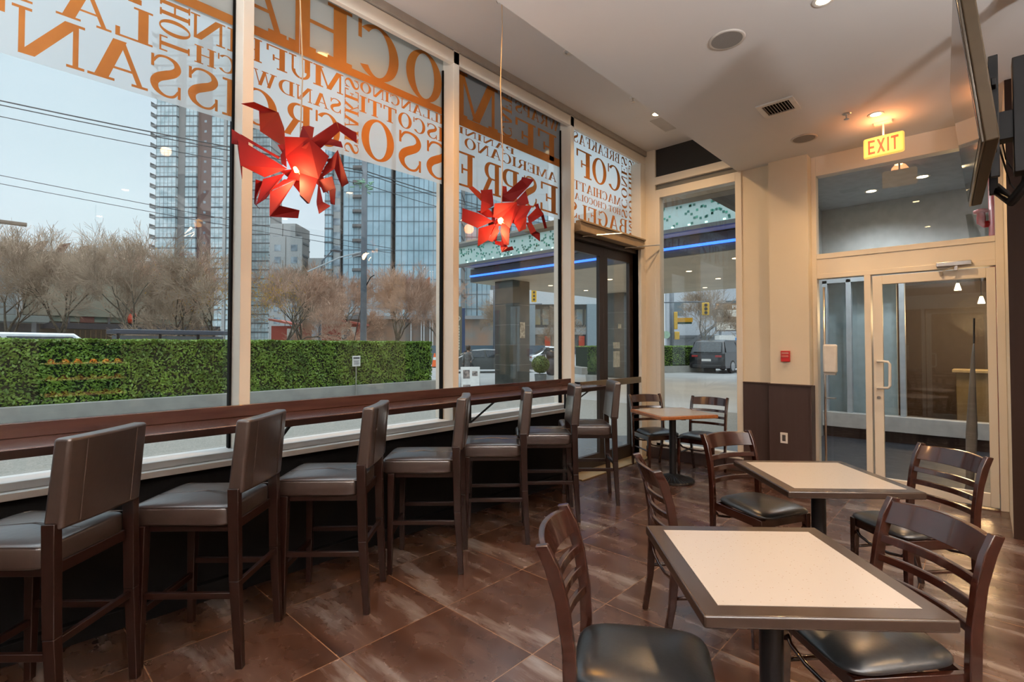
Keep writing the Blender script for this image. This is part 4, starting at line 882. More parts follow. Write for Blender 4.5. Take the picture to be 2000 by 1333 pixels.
for i, z in enumerate((1.22, 0.99, 0.76)):
    for k in range(6):
        def fn(u, v):
            a = -1.1 + 2.2 * u; r = 0.028 * cos((u - 0.5) * 2.6) + 0.004; b_ = v * 2 * pi
            return Vector((sin(a) * 0.05, -cos(a) * 0.03 + 0.03 + r * cos(b_) * 0.8, r + r * sin(b_)))
        x = -0.38 + k * 0.15 + rnd.uniform(-.02, .02)
        if src is None: src = MB().grid(fn, 12, 10).build('croissant', M_past, smooth=True); o = src
        else: o = src.copy(); COL.objects.link(o)
        o.location = (1.15 + x, -3.0 + 0.15, z); o.rotation_euler.z = rnd.uniform(-.5, .5)
        tag(o, 'golden croissant in the row on the %s shelf of the pastry case' % prow[i], 'croissant', 'croissants on the %s case shelf' % prow[i])

for k, (x, y) in enumerate(((-2.2, -2.2), (-0.4, -2.4), (1.2, -2.6), (-1.3, 2.35))):  # unseen uplighters added to brighten the ceiling and room
    t = thing('bowl_uplighter', ['opaque bowl uplighter behind the camera, nearest the left wall', 'opaque bowl uplighter behind the camera, middle of the row', 'opaque bowl uplighter behind the camera, beside the pastry case', 'opaque bowl uplighter over the bar, out of view beyond the first stool'][k], 'pendant lamp', (x, y, 1.95), 0, 'bowl uplighters behind the camera')
    MB().lathe([(0, -0.10), (0.10, -0.08), (0.17, -0.02), (0.19, 0.06), (0.18, 0.06), (0.16, -0.01), (0.09, -0.065), (0, -0.085)], 24).build('bowl', M_iron, t, smooth=True)
    MB().tube([(0, 0, -0.08), (0, 0, 1.6)], 0.006, 6).build('stem', M_iron, t)
    L = bpy.data.lights.new('uplight', 'SPOT'); L.energy = (680, 680, 680, 210)[k]; L.color = (1, 0.98, 0.97); L.spot_size = R(168); L.spot_blend = 0.6; L.shadow_soft_size = 0.16
    o = bpy.data.objects.new('uplight', L); COL.objects.link(o); o.parent = t; o.location = (0, 0, 0.08); o.rotation_euler = (pi, 0, 0)
# ------------------------------------------------------------------ outside: ground, hedge, street
M_pave = mat('exposed_aggregate_paving', (0.28, 0.26, 0.225), 0.75, col2=(0.14, 0.13, 0.11), scale=60, detail=4, contrast=(0.3, 0.7))
M_road = mat('pale_wet_asphalt', (0.34, 0.34, 0.33), 0.45, col2=(0.28, 0.28, 0.28), scale=0.7, detail=6)
M_conc = mat('planter_concrete', (0.36, 0.35, 0.315), 0.8, col2=(0.30, 0.29, 0.265), scale=3, detail=6)
struct('ground', B(-160, 260, 3.54, 330, -0.14, -0.02), M_road)
struct('ground.001', B(6.35, 160, -60, 3.54, -0.14, -0.021), M_road)
struct('ground_paving', B(-30, 11.5, 3.54, 13.6, -0.02, -0.008), M_pave)
struct('ground_paving.001', MB().prism([(6.35, 2.06), (11.4, 2.06), (11.4, 3.54), (6.35, 3.54)], -0.02, -0.006), M_pave)
struct('ground_wet_band', MB().prism([(6.4, 2.1), (9.5, 2.1), (8.2, 3.5), (6.4, 5.2), (4.8, 5.2), (5.4, 3.55), (6.4, 3.5)], -0.006, -0.003), mat('dark_wet_asphalt', (0.13, 0.14, 0.15), 0.25, scale=3))
struct('trim_8', B(-30, 10.95, 13.62, 13.9, -0.02, 0.30), M_conc, bevel=0.02)
struct('trim_9', B(10.7, 10.95, 13.9, 16.4, -0.02, 0.30), M_conc, bevel=0.02)

def hedge(label, x0, x1, y0, y1, z0, z1, nleaf, seed, cx=0, cy=0, rot=0):
    rnd = random.Random(seed); t = thing('hedge', label, 'hedge', (cx, cy, 0), R(rot), 'clipped green hedges')
    m = MB()
    nx = int((x1 - x0) / 0.25); 
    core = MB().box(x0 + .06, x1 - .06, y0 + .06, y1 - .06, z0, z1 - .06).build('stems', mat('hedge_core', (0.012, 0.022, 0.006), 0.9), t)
    vs = []; fs = []
    def leaf(p, n):
        s_ = rnd.uniform(0.022, 0.05); a = Vector((rnd.uniform(-1, 1), rnd.uniform(-1, 1), rnd.uniform(-1, 1))).normalized()
        n2 = (n + a * 0.9).normalized(); u_ = n2.cross(Vector((a.y, a.z, a.x))).normalized(); v_ = n2.cross(u_); o_ = len(vs)
        vs.extend([p - u_ * s_, p + v_ * s_ * 0.5, p + u_ * s_, p - v_ * s_ * 0.5]); fs.append((o_, o_ + 1, o_ + 2, o_ + 3))
    A_f = (x1 - x0) * (z1 - z0); A_t = (x1 - x0) * (y1 - y0); A_s = (y1 - y0) * (z1 - z0); T_ = A_f + A_t * 0.6 + A_s
    for i in range(nleaf):
        r_ = rnd.random() * T_
        if r_ < A_f:
            x = rnd.uniform(x0, x1); z = rnd.uniform(z0, z1); d = rnd.random() ** 1.5 * 0.09 + 0.02 * sin(x * 7 + z * 5); leaf(Vector((x, y0 + d, z)), Vector((0, -1, 0.25)))
        elif r_ < A_f + A_t * 0.6:
            x = rnd.uniform(x0, x1); y = y0 + (y1 - y0) * rnd.random() ** 1.6; leaf(Vector((x, y, z1 - rnd.random() ** 2 * 0.07 + 0.012 * sin(x * 5))), Vector((0, 0, 1)))
        else:
            y = rnd.uniform(y0, y1); z = rnd.uniform(z0, z1); leaf(Vector((x1 - rnd.random() * 0.08, y, z)), Vector((1, 0, 0.2)))
    g = MB(); g.v = [tuple(v) for v in vs]; g.f = fs
    g.build('foliage', mat('hedge_leaf', (0.25, 0.40, 0.05), 0.5, col2=(0.08, 0.16, 0.022), scale=3.2, detail=5, contrast=(0.3, 0.7), transl=0.25), t, fix=False)
    return t
hedge('long clipped hedge in the concrete planter outside the two left window panes', -4.5, 10.65, 13.66, 16.2, 0.26, 1.60, 64000, 1)
t = thing('notice_sign', 'small white notice sign in front of the long hedge', 'sign', (7.75, 13.55, 0), R(0))
hs = B(-0.13, 0.13, -0.012, 0.0, 0.86, 1.17).build('panel', M_plastic_w, t, bevel=0.004)
m = B(-0.10, 0.10, -0.016, -0.012, 1.08, 1.13)
for k in range(4): m.box(-0.09, 0.09 - 0.02 * (k % 2), -0.016, -0.012, 1.02 - k * 0.035, 1.032 - k * 0.035)
m.build('print', mat('dark_print', (0.08, 0.08, 0.09), 0.6), hs)
B(-0.012, 0.012, 0.0, 0.02, -0.01, 1.10).build('post', M_chrome, t)
# ------------------------------------------------------------------ hotel canopy with dotted fascia
M_stone = mat('dark_green_stone', (0.060, 0.062, 0.050), 0.22, col2=(0.035, 0.037, 0.03), scale=2.2, detail=6, spec=0.6)
M_brst = mat('dark_brown_stone', (0.060, 0.040, 0.025), 0.22, col2=(0.030, 0.020, 0.013), scale=2.0, detail=6)
M_soff = mat('tan_soffit', (0.62, 0.54, 0.42), 0.6, scale=0.8)
M_fasc = mat('mint_fascia_panel', (0.55, 0.70, 0.66), 0.4, col2=(0.50, 0.66, 0.62), scale=1.5)
t = thing('entrance_canopy', 'hotel entrance canopy with mint dotted fascia and blue light strip', 'canopy', (0, 0, 0))
B(12.6, 12.7, 2.2, 14.6, 4.55, 5.22).build('fascia', M_fasc, t)
B(12.7, 22.5, 14.5, 14.6, 4.55, 5.22).build('fascia', M_fasc, t)
MB().box(12.52, 12.7, 2.2, 14.66, 5.20, 5.32).box(12.56, 12.72, 2.2, 14.64, 4.46, 4.56).build('edge_trim', mat('grey_edge_metal', (0.13, 0.13, 0.125), 0.4), t)
B(12.7, 22.4, -2, 14.5, 4.48, 4.56).build('outer_soffit', M_soff, t)
B(12.55, 22.5, -2, 14.6, 5.32, 5.40).build('roof', M_conc, t)
B(13.2, 22.2, -2, 14.55, 3.93, 4.44).build('inner_box', mat('dark_canopy_edge', (0.075, 0.07, 0.065), 0.4), t)
B(13.24, 22.16, -2, 14.5, 3.915, 3.932).build('inner_soffit', M_soff, t)
B(13.13, 13.2, -2, 14.5, 4.13, 4.19).build('light_strip', mat('blue_led', (0.05, 0.15, 1), 0.5, emit=(0.03, 0.14, 1.0), estr=1.6), t)
rnd = random.Random(11); m = MB(); m2 = MB()
for k in range(330):
    y = rnd.uniform(2.3, 14.5); z = 4.62 + rnd.random() ** 0.8 * 0.52; s_ = 0.028
    (m if rnd.random() < 0.6 else m2).box(12.592, 12.60, y - s_, y + s_, z - s_, z + s_)
m.build('dot_pattern', mat('teal_square', (0.05, 0.22, 0.17), 0.4), t); m2.build('dot_pattern', mat('green_square', (0.10, 0.42, 0.30), 0.4), t)
m = MB()
for k in range(26):
    y = 2.8 + k * 0.45; m.box(12.59, 12.60, y - 0.03, y + 0.03, 4.585, 4.62)
m.build('small_lights', mat('mint_led', (0.5, 1, 0.8), 0.5, emit=(0.55, 1.0, 0.8), estr=1.6), t)
m = MB()
for x, y in ((16, 12.8), (18.5, 12.8), (16, 10), (18.5, 10), (16, 7), (18.5, 7), (21, 8.5), (14.5, 5), (17, 4)): m.lathe([(0, 3.905), (0.09, 3.905), (0.09, 3.916), (0, 3.916)], 14, c=(x, y, 0))
for x, y in ((15.5, 12.0), (19, 11), (16, 7.5), (19, 7), (14.2, 3.5)):
    L = bpy.data.lights.new('soffit_lamp', 'SPOT'); L.energy = 160; L.color = (1, 0.82, 0.6); L.spot_size = R(150); L.spot_blend = 0.8; L.shadow_soft_size = 0.1  # added spots, put in to brighten the dim space under the canopy
    o = bpy.data.objects.new('soffit_lamp', L); COL.objects.link(o); o.parent = t; o.location = (x, y, 3.88)
m.build('soffit_light', mat('soffit_lamp', (1, 0.8, 0.55), 0.5, emit=(1, 0.75, 0.45), estr=2.0), t)
# building soffit beam right outside
t = thing('overhang_beam', 'brown lintel beam and overhang just outside the end window', 'overhang', (0, 0, 0))
B(7.3, 7.55, 2.0, 6.5, 3.69, 3.80).build('lintel', mat('tan_lintel', (0.26, 0.18, 0.11), 0.5), t, bevel=0.005)
B(7.55, 12.5, -3, 3.08, 3.78, 4.3).build('overhang', mat('dark_overhang', (0.07, 0.05, 0.035), 0.6), t)
def column(label, x, y, h, s_):
    t = thing('canopy_column', label, 'column', (x, y, 0), 0, 'square stone canopy columns')
    B(-s_, s_, -s_, s_, -0.02, h).build('shaft', M_stone, t, bevel=0.01)
    m = MB()
    for z in (0.75, 1.5, 2.25, 3.0): m.box(-s_ - 0.003, s_ + 0.003, -s_ - 0.003, s_ + 0.003, z - 0.006, z + 0.006)
    m.build('joint', mat('grey_joint', (0.16, 0.16, 0.14), 0.5), t)
    return t
c = column('dark green stone canopy column left of the round topiary', 14.06, 13.12, 3.92, 0.47)
B(-0.1, 0.18, -0.485, -0.475, 1.75, 2.35).build('poster', mat('pale_poster', (0.62, 0.56, 0.46), 0.5, col2=(0.2, 0.17, 0.13), scale=9), c)
c = column('dark stone canopy column seen through the right leaf of the double door', 20.75, 12.42, 3.92, 0.47)
B(-0.1, 0.18, -0.485, -0.475, 1.75, 2.35).build('poster', MATS['pale_poster'], c)

# ------------------------------------------------------------------ planters with topiary
def leaves(mb, c, rfun, n, rnd, s0=0.02, s1=0.04):
    for i in range(n):
        z = rnd.uniform(-1, 1); a = rnd.uniform(0, 2 * pi); q = math.sqrt(1 - z * z); d = Vector((q * cos(a), q * sin(a), z)); p = Vector(c) + rfun(d) * rnd.uniform(0.9, 1.03)
        r_ = Vector((rnd.uniform(-1, 1), rnd.uniform(-1, 1), rnd.uniform(-1, 1))); n2 = (d + r_ * 0.6).normalized(); u_ = n2.cross(Vector((r_.z, r_.x, r_.y))).normalized(); v_ = n2.cross(u_); s_ = rnd.uniform(s0, s1)
        mb.add([p - u_ * s_, p + v_ * s_ * 0.6, p + u_ * s_, p - v_ * s_ * 0.6], [(0, 1, 2, 3)])
M_top = mat('topiary_leaf', (0.14, 0.22, 0.05), 0.55, col2=(0.05, 0.10, 0.02), scale=6, transl=0.2)
rnd = random.Random(5)
t = thing('topiary_planter', 'round clipped topiary ball in a grey planter beside the stone column', 'planter', (12.6, 10.5, 0))
MB().lathe([(0.0, 0), (0.16, 0), (0.20, 0.55), (0.18, 0.55), (0.17, 0.5), (0.0, 0.5)], 24).build('pot', mat('grey_pot', (0.16, 0.17, 0.16), 0.6), t, smooth=False)
m = MB(); leaves(m, (0, 0, 0.86), lambda d: d * 0.285, 2600, rnd, 0.015, 0.03); f = m.build('foliage', M_top, t, fix=False)
MB().lathe([(0.0, 0.6), (0.16, 0.66), (0.24, 0.8), (0.24, 0.95), (0.14, 1.08), (0, 1.11)], 16).build('stems', MATS['hedge_core'], t)
t = thing('topiary_planter', 'cone-shaped evergreen in a pale planter seen through the left door leaf', 'planter', (14.3, 9.6, 0))
MB().lathe([(0.0, 0), (0.22, 0), (0.27, 0.5), (0.25, 0.5), (0.24, 0.46), (0.0, 0.46)], 24).build('pot', mat('pale_pot', (0.42, 0.41, 0.38), 0.6), t)
m = MB(); leaves(m, (0, 0, 0.85), lambda d: Vector((d.x * (0.28 - 0.20 * (d.z * 0.5 + 0.5)), d.y * (0.28 - 0.20 * (d.z * 0.5 + 0.5)), d.z * 0.42)), 2200, rnd, 0.015, 0.03); m.build('foliage', M_top, t, fix=False)
MB().lathe([(0.0, 0.45), (0.2, 0.5), (0.12, 0.9), (0.0, 1.2)], 14).build('stems', MATS['hedge_core'], t)

# sandwich board, cone, statue
t = thing('sandwich_board', 'white sandwich board standing on the pavement beyond the third window', 'sign board', (9.75, 10.75, 0), R(-40)); t.scale = (0.86, 0.86, 0.86)
for sgn in (-1, 1):
    m = MB().beam((0, sgn * 0.28, 0.0), (0, sgn * 0.03, 1.0), 0.62, 0.02, up=(1, 0, 0)); 
    pn = MB(); a = Vector((0, sgn * 0.28, 0.0)); b_ = Vector((0, sgn * 0.03, 1.0)); n_ = Vector((0, sgn * 1.0, 0.25)).normalized() * 0.012
    q = [Vector((-0.32, 0, 0)), Vector((0.32, 0, 0))]
    lo = a + (b_ - a) * 0.08
    pn.add([lo + q[0] - n_, lo + q[1] - n_, b_ + q[1] - n_, b_ + q[0] - n_, lo + q[0] + n_, lo + q[1] + n_, b_ + q[1] + n_, b_ + q[0] + n_], [(0, 1, 2, 3), (7, 6, 5, 4), (0, 4, 5, 1), (1, 5, 6, 2), (2, 6, 7, 3), (3, 7, 4, 0)])
    p_ = pn.build('panel', M_plastic_w, t)
    pr = MB()
    for (x0, x1, s0, s1) in ((-0.24, -0.02, 0.62, 0.90), (0.06, 0.24, 0.70, 0.86), (-0.24, 0.0, 0.30, 0.42), (0.04, 0.26, 0.16, 0.34)):
        c0 = a + (b_ - a) * s0 + n_ * 1.3; c1 = a + (b_ - a) * s1 + n_ * 1.3
        pr.add([c0 + Vector((x0, 0, 0)), c0 + Vector((x1, 0, 0)), c1 + Vector((x1, 0, 0)), c1 + Vector((x0, 0, 0))], [(0, 1, 2, 3)])
    pr.build('print', mat('grey_photo_print', (0.35, 0.28, 0.24), 0.6, col2=(0.08, 0.07, 0.07), scale=14), p_, fix=False)
    MB().tube([(-0.31, sgn * 0.29, -0.01), (-0.31, sgn * 0.03, 1.0)], 0.012, 6).tube([(0.31, sgn * 0.29, -0.01), (0.31, sgn * 0.03, 1.0)], 0.012, 6).build('leg', M_iron, t)
t = thing('traffic_cone', 'orange traffic cone beyond the right end of the long hedge', 'cone', (21.3, 27.05, 0))
MB().lathe([(0.0, 0.04), (0.20, 0.04), (0.045, 0.95), (0, 0.95)], 20).build('body', mat('cone_orange', (0.9, 0.14, 0.02), 0.5), t)
MB().box(-0.25, 0.25, -0.25, 0.25, -0.02, 0.045).build('base', M_rubber, t, bevel=0.01)
MB().lathe([(0.0, 0.5), (0.128, 0.5), (0.095, 0.68), (0, 0.68)], 20).build('reflective_band', M_plastic_w, t)
t = thing('bronze_statue', 'dark bronze statue on a plinth between topiary ball and window frame', 'statue', (14.1, 11.2, 0))
MB().box(-0.22, 0.22, -0.22, 0.22, -0.02, 0.42).build('plinth', mat('plinth_stone', (0.35, 0.35, 0.34), 0.6), t, bevel=0.01)
m = MB(); 
m.lathe([(0.0, 0.0), (0.20, 0.02), (0.26, 0.25), (0.24, 0.5), (0.15, 0.62), (0.0, 0.66)], 18, c=(0, 0, 0.42)).lathe([(0.0, 0.0), (0.16, 0.04), (0.19, 0.16), (0.14, 0.28), (0.0, 0.33)], 16, c=(0.02, 0.08, 0.98))
m.tube([(0.12, 0.1, 0.95), (0.27, 0.16, 0.86), (0.24, 0.2, 0.66)], [0.08, 0.07, 0.05], 10).tube([(-0.12, 0.1, 0.95), (-0.27, 0.16, 0.9), (-0.30, 0.16, 1.15)], [0.08, 0.07, 0.06], 10)
m.build('figure', mat('bronze_patina', (0.09, 0.085, 0.09), 0.4, metal=0.5, scale=8, col2=(0.04, 0.035, 0.04)), t, smooth=True)

# ------------------------------------------------------------------ vehicles
def vehicle(name, label, loc, rot, L_, W_, Hh, paint, cat='car', suv=False, glass=None, group=None):
    t = thing(name, label, cat, (loc[0], loc[1], -0.02), R(rot), group)
    h = L_ / 2; wy = W_ / 2; zb = 0.24 if not suv else 0.30; belt = Hh * (0.60 if suv else 0.62)
    # side profile from rear (-x) to front (+x): (x, z)
    if suv: lo = [(-h, zb + .12), (-h + .02, belt * .9), (-h + .06, belt), (-h + .34, Hh * .95), (-h + .62, Hh), (0.1 * L_, Hh * .985), (0.24 * L_, belt + .05), (h - .18, belt * .93), (h - .02, belt * .78), (h, zb + .1)]
    else: lo = [(-h, zb + .18), (-h + .03, belt * .95), (-h + .30, belt + .02), (-0.24 * L_, Hh * .96), (-0.10 * L_, Hh), (0.06 * L_, Hh * .985), (0.22 * L_, belt + .04), (h - .25, belt * .86), (h - .03, belt * .70), (h, zb + .1)]
    prof = lo + [(h - .1, zb - .05), (-h + .1, zb - .05)]
    m = MB(); n = len(prof); secs = []
    for s_ in (-1.0, -0.93, -0.6, 0, 0.6, 0.93, 1.0):
        row = []
        for x, z in prof:
            k = 1.0
            if z > belt + 0.03: k = 1.0 - 0.20 * (z - belt) / (Hh - belt)
            zz = z - (0.03 if abs(s_) == 1 else 0) * (1 if z > belt * .6 else -1); xx = x * (0.985 if abs(s_) == 1 else 1)
            row.append((xx, s_ * wy * k, zz))
        secs.append(row)
    for r_ in secs: m.v += r_
    for i in range(len(secs) - 1):
        for j in range(n): m.f.append((i * n + j, i * n + (j + 1) % n, (i + 1) * n + (j + 1) % n, (i + 1) * n + j))
    m.f.append(tuple(range(n))); m.f.append(tuple((len(secs) - 1) * n + j for j in range(n - 1, -1, -1)))
    body = m.build('body', paint, t, bevel=0.03, seg=3)
    G = mat('car_glass', (0.02, 0.025, 0.03), 0.06, spec=0.8)
    top = Hh * 0.93; gl = MB()
    x_r0 = -h + (.22 if suv else .55); x_r1 = -h + (.34 if suv else .95); xf0 = 0.215 * L_; xf1 = 0.09 * L_
    for sgn in (-1, 1):
        def sd_(x, z): return (x, sgn * (wy * (1 - 0.20 * max(0, z - belt) / (Hh - belt)) + 0.006), z)
        for a0, a1, b0, b1 in ((0.0, 0.47, 0.0, 0.47), (0.51, 1.0, 0.51, 1.0)):
            xa0 = x_r0 + (xf0 - x_r0) * a0; xa1 = x_r0 + (xf0 - x_r0) * a1; xb0 = x_r1 + (xf1 - x_r1) * b0; xb1 = x_r1 + (xf1 - x_r1) * b1
            gl.add([sd_(xa0, belt + .05), sd_(xa1, belt + .05), sd_(xb1, top), sd_(xb0, top)], [(0, 1, 2, 3)])
    if suv: gl.add([(-h + .02, -wy * .80, belt + .06), (-h + .02, wy * .80, belt + .06), (-h + .27, wy * .72, Hh * .93), (-h + .27, -wy * .72, Hh * .93)], [(0, 1, 2, 3)])
    else: gl.add([(-h + .34, -wy * .8, belt + .06), (-h + .34, wy * .8, belt + .06), (-0.25 * L_, wy * .72, Hh * .95), (-0.25 * L_, -wy * .72, Hh * .95)], [(0, 1, 2, 3)])
    gl.add([(0.225 * L_, -wy * .84, belt + .07), (0.225 * L_, wy * .84, belt + .07), (0.105 * L_, wy * .74, Hh * .975), (0.105 * L_, -wy * .74, Hh * .975)], [(0, 1, 2, 3)])
    gl.build('windows', G, t, solid=0.012)
    r_ = 0.37 if suv else 0.33
    for sx in (-0.30, 0.31):
        for sgn in (-1, 1):
            Mx = Matrix.Translation((sx * L_, sgn * (wy - 0.10), r_)) @ Matrix.Rotation(pi / 2, 4, 'X')
            wv = MB().lathe([(0, -.115), (r_ * .80, -.115), (r_ * .97, -.09), (r_, 0), (r_ * .97, .09), (r_ * .80, .115), (0, .115)], 28, M=Mx).build('wheel', M_rubber, t, smooth=False)
            rim = MB().lathe([(0, -.122), (r_ * .62, -.122), (r_ * .66, -.10), (r_ * .66, .10), (r_ * .62, .122), (0, .122)], 24, M=Mx)
            rim.build('rim', mat('alloy_rim', (0.35, 0.35, 0.36), 0.3, metal=0.8), wv)
    m = MB()
    for sgn in (-1, 1): m.box(-h - .012, -h + .10, sgn * wy * .66 - .17, sgn * wy * .66 + .17, belt * .80, belt * .90)
    m.build('tail_lamp', mat('tail_lamp_red', (0.35, 0.02, 0.02), 0.25), t, bevel=0.01)
    m = MB()
    for sgn in (-1, 1): m.box(h - .10, h + .008, sgn * wy * .66 - .17, sgn * wy * .66 + .17, belt * .66, belt * .77)
    m.build('head_lamp', M_plastic_w, t, bevel=0.01)
    B(-h - .015, -h + .02, -.26, .26, belt * .60, belt * .60 + .12).build('number_plate', M_plastic_w, t)
    B(-h - .01, h + .01, -wy * .8, wy * .8, zb - .02, zb + .16).build('bumper', mat('black_bumper', (0.03, 0.03, 0.032), 0.5), t, bevel=0.03)
    m = MB()
    for sgn in (-1, 1): m.box(0.17 * L_ - .08, 0.17 * L_ + .08, sgn * (wy + .08) - .08, sgn * (wy + .08) + .08, belt + .02, belt + .18)
    m.build('mirror', paint, t, bevel=0.03)
    return t
P_blk = mat('black_car_paint', (0.012, 0.013, 0.018), 0.22, spec=0.5, coat=0.25)
P_wht = mat('white_car_paint', (0.70, 0.72, 0.74), 0.2, coat=0.8)
P_sil = mat('silver_car_paint', (0.35, 0.37, 0.38), 0.2, metal=0.5, coat=0.8)
vehicle('sport_utility_vehicle', 'black SUV seen from behind through the end window', (29.4, 10.7), -4, 4.9, 2.0, 1.80, P_blk, suv=True)
vehicle('car', 'dark parked car behind the pedestrian and the stone column', (19.9, 20.2), -36, 4.6, 1.85, 1.30, mat('dark_grey_car_paint', (0.10, 0.11, 0.11), 0.2, metal=0.3, coat=1.0))
vehicle('car', 'white car on the street right of the stone column', (31.2, 25.2), -45, 4.6, 1.85, 1.45, P_wht)
vehicle('car', 'white car glimpsed through the left leaf of the double door', (25.7, 19.4), -40, 4.6, 1.85, 1.45, P_wht)
vehicle('van', 'white van roof showing above the left end of the hedge', (1.6, 21.6), 0, 5.6, 2.0, 1.90, P_wht, cat='van', suv=True)
# ------------------------------------------------------------------ pedestrian
def person(label, x, y, rot, s_):
    t = thing('person', label, 'person', (x, y, -0.02), R(rot)); t.scale = (s_, s_, s_)
    V = [(0, 0, 0.92), (0, 0, 1.10), (0, 0.01, 1.30), (0, 0.0, 1.42), (0, 0.0, 1.50), (0, 0.015, 1.60), (0, 0.01, 1.68),
         (-0.09, 0, 0.86), (-0.10, 0.10, 0.48), (-0.10, 0.06, 0.07), (-0.10, 0.20, 0.03), (0.09, 0, 0.86), (0.10, -0.06, 0.50), (0.10, -0.26, 0.10), (0.10, -0.14, 0.03),
         (-0.17, 0, 1.36), (-0.24, 0.04, 1.10), (-0.20, 0.22, 0.98), (0.17, 0, 1.36), (0.24, -0.03, 1.10), (0.22, 0.10, 0.88)]
    E_ = [(0, 1), (1, 2), (2, 3), (3, 4), (4, 5), (5, 6), (0, 7), (7, 8), (8, 9), (9, 10), (0, 11), (11, 12), (12, 13), (13, 14), (2, 15), (15, 16), (16, 17), (2, 18), (18, 19), (19, 20)]
    Rd = [.14, .115, .14, .06, .05, .085, .07, .085, .055, .04, .035, .085, .055, .04, .035, .06, .043, .032, .06, .043, .032]
    me = bpy.data.meshes.new('body'); me.from_pydata(V, E_, []); o = bpy.data.objects.new('body', me); COL.objects.link(o); o.parent = t
    md = o.modifiers.new('skin', 'SKIN'); o.data.skin_vertices[0].data[0].use_root = True
    for i, r_ in enumerate(Rd): me.skin_vertices[0].data[i].radius = (r_, r_ * 0.85)
    sb = o.modifiers.new('subdivision', 'SUBSURF'); sb.levels = 2; sb.render_levels = 2
    me.materials.append(mat('skin_tone', (0.55, 0.33, 0.24), 0.5))
    m = MB().lathe([(0.17, -0.42), (0.175, -0.3), (0.145, 0.0), (0.185, 0.24), (0.13, 0.36), (0.07, 0.40)], 20, c=(0, 0, 1.04))
    for sg, pts in ((-1, [(-.16, 0, 1.38), (-.25, .04, 1.10), (-.205, .20, 1.0)]), (1, [(.16, 0, 1.38), (.25, -.03, 1.10), (.225, .085, .90)])): m.tube(pts, [.075, .06, .048], 12)
    m.build('jacket', mat('grey_jacket', (0.16, 0.17, 0.17), 0.7, col2=(0.08, 0.085, 0.085), scale=10), t, smooth=True)
    m = MB().tube([(-0.09, 0, 0.9), (-0.10, 0.10, 0.48), (-0.10, 0.06, 0.10)], [.10, .072, .055], 12).tube([(0.09, 0, 0.9), (0.10, -0.06, 0.50), (0.10, -0.24, 0.12)], [.10, .072, .055], 12)
    m.build('trousers', mat('dark_trousers', (0.03, 0.035, 0.045), 0.7), t, smooth=True)
    m = MB().lathe([(0.0, -0.12), (0.09, -0.10), (0.11, 0.0), (0.105, 0.08), (0.06, 0.135), (0, 0.145)], 18, c=(0, -0.025, 1.62)).tube([(0, -0.06, 1.60), (0.02, -0.10, 1.48), (0.02, -0.12, 1.36)], [.09, .075, .03], 10)
    m.build('hair', mat('dark_brown_hair', (0.03, 0.018, 0.012), 0.5), t, smooth=True)
    return t
person('person with long dark hair in a grey jacket walking past the sandwich board', 13.4, 14.9, 120, 0.86)

# ------------------------------------------------------------------ street furniture
M_pole = mat('blue_grey_pole', (0.16, 0.18, 0.20), 0.5, col2=(0.12, 0.135, 0.155), scale=3)
t = thing('utility_pole', 'tall grey utility pole with green ties rising above the long hedge', 'pole', (13.74, 23.33, 0))
MB().tube([(0, 0, -0.02), (0, 0, 14.0)], [0.17, 0.12], 16).build('shaft', M_pole, t, smooth=True)
ax = Vector((0.6826, -0.7308, 0))
MB().tube([Vector((0, 0, 6.35)), -ax * 1.2 + Vector((0, 0, 6.05)), -ax * 2.9 + Vector((0, 0, 5.3))], 0.035, 6).tube([Vector((0, 0, 6.2)), -ax * 1.0 + Vector((0, 0, 5.95))], 0.02, 6).build('arm', mat('pale_arm', (0.45, 0.47, 0.48), 0.5), t)
rnd = random.Random(3); m = MB()
for k in range(26): 
    p = Vector((rnd.uniform(-.45, .45), rnd.uniform(-.3, .3), 9.75 + rnd.uniform(-.2, .25))); m.tube([p, p + Vector((rnd.uniform(-.3, .3), rnd.uniform(-.2, .2), rnd.uniform(-.12, .12)))], 0.035, 5)
m.build('green_garland', mat('pale_green', (0.25, 0.45, 0.30), 0.6), t)
t_ = MB().tube([ax * 0.15 + Vector((0, 0, 4.6)), ax * 0.35 + Vector((0, 0, 5.0)), ax * 0.55 + Vector((0, 0, 5.12))], 0.025, 6).tube([ax * 0.15 + Vector((0, 0, 4.6)), -ax * 0.2 + Vector((0, 0, 3.1)), -ax * 0.7 + Vector((0, 0, 0.6))], 0.02, 5)
t_.build('stay_cable', M_iron, t)
t = thing('street_lamp', 'slender curved street lamp standing left of the utility pole', 'street lamp', (18.77, 38.42, 0))
MB().tube([(0, 0, -0.02), (0, 0, 6.5), (0.1, -0.1, 8.2), (0.6, -0.65, 9.0)], [0.11, 0.09, 0.07, 0.05], 10).build('mast', M_pole, t, smooth=True)
B(0.5, 1.2, -1.2, -0.6, 8.98, 9.1).build('lamp_head', M_pole, t, bevel=0.03)
t = thing('street_lamp', 'street lamp with crossbar standing left of the stone column', 'street lamp', (24.6, 24.6, 0))
MB().tube([(0, 0, -0.02), (0, 0, 5.8), (0.15, -0.1, 6.5)], [0.14, 0.12, 0.10], 10).build('mast', M_pole, t, smooth=True)
MB().tube([(0, 0, 4.0), (1.2, -1.3, 4.3), (2.2, -2.4, 4.35)], 0.05, 8).build('arm', M_pole, t)
